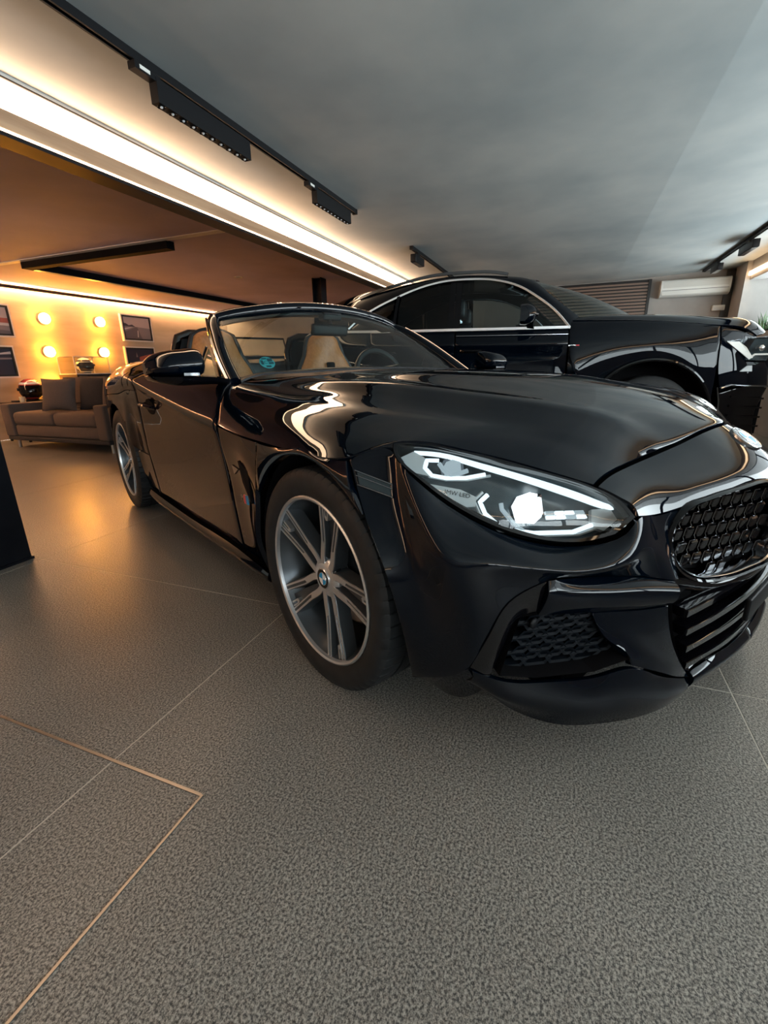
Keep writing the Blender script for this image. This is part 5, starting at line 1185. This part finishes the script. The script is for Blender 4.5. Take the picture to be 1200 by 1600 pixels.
# wheels
def suv_wheel(x, y, flip):
    w_ = part_empty('wheel', SUV, (x,y,.40), (0,0,PI if flip else 0))
    m_ = MB(); m_.lathe([(.27,-.12),(.29,-.138),(.33,-.14),(.37,-.132),(.395,-.11),(.40,-.08),(.40,.08),(.395,.11),(.35,.14),(.27,.12)], 56); m_.build('tyre', M_rub, w_)
    m_ = MB(); m_.lathe([(.275,-.112),(.272,-.122),(.262,-.118),(.25,-.06),(.24,.10)], 56); m_.build('rim', M_rimdark, w_)
    sp = MB(); sp.prism([(.04,-.09,-.028),(.262,-.112,-.022),(.262,-.112,.022),(.04,-.09,.028)], (0,.03,0))
    for k in range(10):
        o = sp.build('spoke', M_rimdark, w_, smooth=False) if k == 0 else s0_.copy()
        if k == 0: s0_ = o
        else: C.objects.link(o); o.rotation_euler = (0, 2*PI*k/10, 0)
    m_ = MB(); m_.lathe([(0,-.095),(.05,-.095),(.06,-.085),(.06,-.05)], 24); m_.build('hub', M_rimdark, w_)
    m_ = MB(); m_.lathe([(0,-.02),(.20,-.02),(.20,.01),(0,.01)], 32); m_.build('brake_disc', M_disc, w_)
for x in (.05,-2.92):
    suv_wheel(x, -.84, False); suv_wheel(x, .84, True)
for s in (1,-1):
    m_ = MB(); ang = np.linspace(-15,195,24)
    m_.grid([[(.05+.512*math.cos(math.radians(a)), y, .42+.512*math.sin(math.radians(a))) for a in ang] for y in (-.96,-.66)]); m_.add([(.05,-.66,.42)]+[(.05+.512*math.cos(math.radians(a)),-.66,.42+.512*math.sin(math.radians(a))) for a in ang],[(0,i,i+1) for i in range(1,24)]); side(m_, s).build('wheel_arch_liner', M_dark, SUV)
# ================================================================== LOUNGE
# wall wash cove along the far wall
slab('trim_cove', -9.0, 9.3, 7.26, 7.30, 2.035, 2.075, M_frameb)
slab('trim_cove_shelf', -9.0, 9.3, 7.30, 7.36, 2.065, 2.075, M_frameb)
cv = thing('cove_light', 'warm wall washing light strip at the top of the lounge wall', 'light', (0,0,0))
q = MB(); q.box(-9.0, 9.3, 7.44, 7.47, 2.085, 2.095); q.build('diffuser', M_strip3, cv, smooth=False)
slab('trim_ceiling_strip', 3.84, 3.92, 2.66, 7.26, BZ-0.008, BZ, M_cream)
lp_ = thing('linear_pendant', 'black angular linear lamp under the lounge ceiling', 'lamp', (3.95, 5.85, BZ))
def chan(x0,x1,y0,y1,nm):
    q = MB(); q.box(x0,x1,y0,y1,-.075,-.002); q.build(nm, M_dark, lp_, smooth=False)
chan(-.05,.05,-2.10,.05,'short_arm'); chan(.05,5.2,-.05,.05,'long_arm')
q = MB(); q.box(.06,5.15,-.03,.03,-.078,-.0755); q.build('diffuser', mat('unlit_diffuser', (.20,.24,.28), .35), lp_, smooth=False)
# globes on the wall
pos = [(5.08,1.695,'upper left'),(6.0,1.715,'upper right'),(5.045,1.222,'middle left'),(5.97,1.230,'lower right'),(5.02,.722,'bottom left')]
g0 = None
for x, z, w in pos:
    lab = {'upper left':'glowing round wall lamp, top of the left column of three','upper right':'glowing round wall lamp nearest the framed road picture','middle left':'glowing round wall lamp, middle of the left column of three','lower right':'glowing round wall lamp just right above the helmet case','bottom left':'glowing round wall lamp low down by the sofa arm'}[w]
    t = thing('wall_lamp', lab, 'lamp', (x, 7.5, z), 0, 'round wall lamps')
    if g0 is None:
        q = MB(); q.lathe([(0,-.001),(.05,-.001),(.05,-.02),(.075,-.03),(.078,-.045),(.0,-.045)], 28); a = q.build('back_plate', M_metaltrim, t)
        q = MB(); q.ball((0,-.075,0), .078, 1, .62, 1, 24, 14); b_ = q.build('globe', M_globe, t); g0 = (a,b_)
    else:
        for o in g0: copy_of(o, t)
# framed pictures
def picture(label, x0, x1, z0, z1, paint):
    t = thing('framed_picture', label, 'picture', ((x0+x1)/2, 7.5, z0), 0, None)
    w, h = (x1-x0)/2, z1-z0
    fr = MB(); e = .022
    for a in ((-w,-w+e,0,h),(w-e,w,0,h),(-w+e,w-e,0,e),(-w+e,w-e,h-e,h)): fr.box(a[0],a[1],-.045,0,a[2],a[3])
    fr.build('frame', M_framew, t, smooth=False)
    fr = MB(); e2 = .045
    for a in ((-w+e,-w+e2,e,h-e),(w-e2,w-e,e,h-e),(-w+e2,w-e2,e,e2),(-w+e2,w-e2,h-e2,h-e)): fr.box(a[0],a[1],-.048,-.004,a[2],a[3])
    fr.build('inner_frame', M_frameb, t, smooth=False)
    q = MB(); q.box(-w+e2,w-e2,-.030,-.010,e2,h-e2); pr = q.build('print', None or M_frameb, t, smooth=False)
    W, H_ = w-e2, h-2*e2
    pr.data.materials.clear(); pr.data.materials.append(paint[0])
    for i, (pts, m) in enumerate(paint[1:]):
        q = MB(); q.prism([(a*W, -.0302-.0004*i, e2+(b_)*H_) for a,b_ in pts], (0,-.0004,0)); q.build('print_shape', m, t, smooth=False)
def ink(n, c): return mat('ink_'+n, c, .35)
I_sky, I_road, I_hill, I_lite, I_red, I_navy, I_car, I_grey = ink('sky',(.55,.42,.38)), ink('road',(.14,.12,.13)), ink('hill',(.07,.06,.07)), ink('light',(.62,.55,.52)), ink('red',(.38,.10,.07)), ink('navy',(.03,.03,.05)), ink('car',(.35,.34,.36)), ink('grey',(.25,.21,.21))
picture('framed picture of an empty road under a pale sky, right pair, upper', 6.43, 7.085, 1.435, 1.89,
   (I_sky, ([(-1,0),(1,0),(1,.52),(.1,.56),(-1,.60)], I_grey), ([(-1,.58),(-.1,.56),(-.35,.66),(-.6,.62),(-.8,.70),(-1,.72)], I_hill), ([(-1,0),(.3,0),(.02,.55),(-.1,.55),(-1,.30)], I_road), ([(-1,.38),(-.25,.56),(-1,.48)], I_lite), ([(-.05,.08),(.02,.08),(.06,.4),(.0,.4)], I_lite)))
picture('framed dark picture with a red shape and a small car, right pair, lower', 6.405, 7.065, .895, 1.345,
   (I_navy, ([(-.1,.62),(.2,.68),(.8,.78),(.95,.30),(.75,.05),(.35,.35),(-.1,.40)], I_red), ([(-.4,.12),(-.3,.24),(0,.30),(.15,.34),(.30,.22),(.28,.10),(-.35,.06)], I_car), ([(-.22,.10),(-.12,.16),(-.02,.1),(-.12,.04)], I_navy), ([(-.9,.36),(-.4,.30),(-.9,.30)], I_grey), ([(-.35,.62),(-.28,.85),(-.22,.62)], I_grey)))
picture('framed picture cut off by the left frame edge, upper one', 3.97, 4.625, 1.405, 1.845,
   (I_sky, ([(-1,.1),(1,.05),(1,.30),(-1,.45)], I_grey), ([(-1,.45),(1,.42),(1,.60),(-1,.62)], I_red), ([(-1,0),(1,0),(1,.12),(-1,.25)], I_road), ([(-1,.30),(1,.32),(1,.40),(-1,.42)], I_lite)))
picture('framed dark picture with a white car at the left edge, lower one', 3.90, 4.555, .855, 1.295,
   (I_navy, ([(-1,.72),(1,.80),(1,.90),(.5,.84),(.1,.98),(-.4,.98),(-1,.80)], I_lite), ([(-1,.55),(1,.60),(1,.66),(-1,.66)], I_grey), ([(-.1,.86),(.05,.94),(-.3,.94),(-.5,.86)], I_navy)))
# sofa, facing the camera side
SO = thing('sofa', 'taupe fabric sofa with two seat cushions by the lounge wall', 'sofa', (3.74, 5.75, 0), 0)
q = MB(); q.box(.0,.98,-.90,.90,.105,.155,.012); q.build('plinth_frame', M_fabd, SO)
q = MB(); q.box(.015,.95,-.74,.74,.155,.30,.03); q.build('base', M_fab, SO)
for y0 in (-.735, .005):
    q = MB(); q.box(.0,.78,y0,y0+.73,.295,.455,.05); q.build('seat_cushion', M_fab, SO)
for y0 in (-.91, .74):
    q = MB(); q.box(-.01,.97,y0,y0+.17,.15,.555,.025); q.build('arm', M_fab, SO)
q = MB(); q.box(.80,1.0,-.90,.90,.15,.80,.05); q.build('back', M_fab, SO)
for y0 in (-.735,.005):
    bm = bmesh.new(); bmesh.ops.create_cube(bm, size=1)
    for v in bm.verts: v.co = Vector((v.co.x*.17, v.co.y*.72, v.co.z*.40))
    bmesh.ops.bevel(bm, geom=bm.edges[:], offset=.06, segments=4, affect='EDGES'); q = MB(); q.frombm(bm)
    o = q.build('back_cushion', M_fab, SO); o.location = (.70, y0+.365, .655); o.rotation_euler = (0, math.radians(10), 0)
q = MB(); q.tube([(0,0,0),(0,0,.11)], .02, 10); lg0 = q.build('leg', M_metaltrim, SO); lg0.location = (.08,-.84,0)
for x, y in ((.08,.84),(.90,-.84),(.90,.84)): o = copy_of(lg0, SO); o.location = (x,y,0)
def cushion(label, loc, rot, m, s=.42):
    n_ = 12; vs = [[],[]]
    for sgn in (0,1):
        g_ = []
        for j in range(n_+1):
            r_ = []
            for i in range(n_+1):
                u, v_ = i/n_*2-1, j/n_*2-1
                k = (1-u*u)*(1-v_*v_); pinch = 1-.06*(1-abs(u*v_))*0
                ew = 1-.07*(1-v_*v_)*abs(u)**3; eh = 1-.07*(1-u*u)*abs(v_)**3
                r_.append(((1 if sgn else -1)*.085*k**.45 if k > 1e-6 else 0, u*s/2*ew, v_*s/2*eh))
            g_.append(r_)
        vs[sgn] = g_
    q = MB(); q.grid(vs[0]); q.grid(vs[1])
    o = q.build('cushion', m, weld=.0005, sharp=60); o.location = loc; o.rotation_euler = rot; tag(o, label, 'cushion', None); return o
cushion('taupe scatter cushion leaning at the left end of the sofa', (4.08, 6.02, .65), (0, math.radians(18), math.radians(28)), M_fab, .42)
cushion('charcoal scatter cushion leaning on the middle of the sofa', (4.31, 5.66, .66), (0, math.radians(14), math.radians(16)), M_fabd, .44)
cushion('taupe scatter cushion leaning at the right end of the sofa', (4.24, 5.18, .655), (0, math.radians(18), math.radians(15)), M_fab, .42)
# side table with helmet
tb = thing('side_table', 'dark side table between the sofa arm and the wall', 'table', (4.38, 7.10, 0))
q = MB(); q.box(-.26,.34,-.22,.22,.505,.535); q.build('top', M_wood, tb, smooth=False)
q = MB(); q.box(-.22,.30,-.18,.18,.10,.13); q.build('shelf', M_wood, tb, smooth=False)
q = MB(); q.box(-.012,.012,-.012,.012,0,.505); l0 = q.build('leg', M_steelblk, tb, smooth=False); l0.location = (-.24,-.2,0)
for x, y in ((.32,-.2),(-.24,.2),(.32,.2)): o = copy_of(l0, tb); o.location = (x,y,0)
bk_ = thing('tray', 'flat dark tray under the red helmet', 'tray', (4.42, 7.08, .535))
q = MB(); q.box(-.20,.24,-.16,.16,0,.018,.004); q.build('tray_body', M_blk, bk_)
cd = thing('candle', 'small pale candle jar on the side table corner', 'candle', (4.20, 6.95, .535))
q = MB(); q.lathe([(0,0),(.033,0),(.035,.005),(.035,.075),(.031,.075),(.031,.06),(0,.06)], 20, 'Z'); q.build('jar', mat('candle_jar', (.75,.62,.40), .4), cd)
def helmet(name, label, loc, rz, shell_m, accent_m, k=1.0):
    t = thing(name, label, 'helmet', loc, rz)
    R_ = .135*k
    def pt(th, ph, r=1.0):
        x = math.cos(th)*math.cos(ph); y = math.sin(th)*math.cos(ph); z = math.sin(ph)
        sx_ = 1.18 if x > 0 else 1.08
        chin = .22*max(0,x)*max(0,-z) if z < 0 else 0
        return (R_*r*(x*sx_+chin), R_*r*y*.95, R_*r*z*1.0+R_*.88)
    P_ = [[pt(th, ph) for th in np.linspace(0,2*PI,37)] for ph in np.linspace(-1.05,1.45,18)]
    q = MB(); q.grid(P_); q.add([P_[-1][i] for i in range(36)], [tuple(range(36))]); q.add([P_[0][i] for i in range(36)], [tuple(range(36))[::-1]]); q.build('shell', shell_m, t, weld=.0005)
    P_ = [[pt(th, ph, 1.025) for th in np.linspace(-1.25,1.25,25)] for ph in np.linspace(-.72,.40,10)]
    q = MB(); q.grid(P_); q.build('visor', M_gloss, t)
    P_ = [[pt(th, ph, 1.012) for th in np.linspace(0,2*PI,37)] for ph in np.linspace(.50,.72,4)]
    q = MB(); q.grid(P_); q.build('stripe', accent_m, t)
    P_ = [[pt(th, ph, 1.012) for th in np.linspace(1.5,4.78,25)] for ph in np.linspace(-.75,-.45,3)]
    q = MB(); q.grid(P_); q.build('rear_band', accent_m, t)
    for sg in (1,-1):
        q = MB(); q.lathe([(0,.02),(.018,.02),(.02,.0)], 16); o = q.build('pivot', M_blk, t); p = pt(sg*1.3, .05, 1.0); o.location = p; o.rotation_euler = (0,0,0 if sg > 0 else PI)
    q = MB(); q.tube([pt(th, -1.05, 1.0) for th in np.linspace(0,2*PI,36,endpoint=False)], .008, 6, closed=True); q.build('rim_rubber', M_blk, t)
M_hred = mat('helmet_red', (.38,.035,.03), .2, coat=.6); M_hblk = mat('helmet_black', (.015,.014,.016), .15, coat=.6); M_hwht = mat('helmet_white', (.62,.62,.62), .25, coat=.5)
helmet('racing_helmet', 'red and black racing helmet on the side table tray', (4.42,7.08,.5615), math.radians(-120), M_hred, M_hwht, 1.12)
# pedestal with cased helmet
pd_ = thing('pedestal', 'slim dark pedestal behind the sofa carrying the glass case', 'pedestal', (5.38, 7.19, 0))
q = MB(); q.box(-.30,.30,-.20,.20,.80,.885); q.build('top', M_wood, pd_, smooth=False)
q = MB(); q.box(-.26,.26,-.17,.17,0,.80); q.build('column', M_wood, pd_, smooth=False)
q = MB(); q.box(-.14,.29,-.206,-.2005,.805,.88); q.build('plaque', M_frameb, pd_, smooth=False)
cs = thing('display_case', 'clear display case with pale edges holding a helmet', 'case', (5.38, 7.19, .885))
q = MB(); q.box(-.30,.30,-.19,.19,0,.012); q.build('case_base', M_framew, cs, smooth=False)
for (a) in ((-.29,-.284,-.18,.18),(.284,.29,-.18,.18),(-.284,.284,-.18,-.174),(-.284,.284,.174,.18)):
    q = MB(); q.box(a[0],a[1],a[2],a[3],.012,.255); q.build('pane', M_clear, cs, smooth=False)
q = MB(); q.box(-.29,.29,-.18,.18,.255,.261); q.build('pane', M_clear, cs, smooth=False)
for x in (-.29,.29):
    for y in (-.18,.18):
        q = MB(); q.box(x-.005,x+.005,y-.005,y+.005,.012,.262); q.build('edge', M_framew, cs, smooth=False)
for y in (-.18,.18):
    q = MB(); q.box(-.285,.285,y-.004,y+.004,.256,.264); q.build('edge', M_framew, cs, smooth=False)
helmet('racing_helmet', 'black and white racing helmet inside the display case', (5.38,7.19,.9045), math.radians(-100), M_hwht, M_hblk, .92)

dl = thing('downlight', 'small round recessed downlight in the lounge ceiling', 'downlight', (5.75, 4.35, BZ))
q = MB(); q.lathe([(.035,-.001),(.045,-.006),(.058,-.006),(.062,0)], 28, 'Z'); q.build('ring', M_framew, dl)
q = MB(); q.lathe([(0,-.001),(.034,-.001)], 24, 'Z'); q.build('lens', M_lensw, dl)
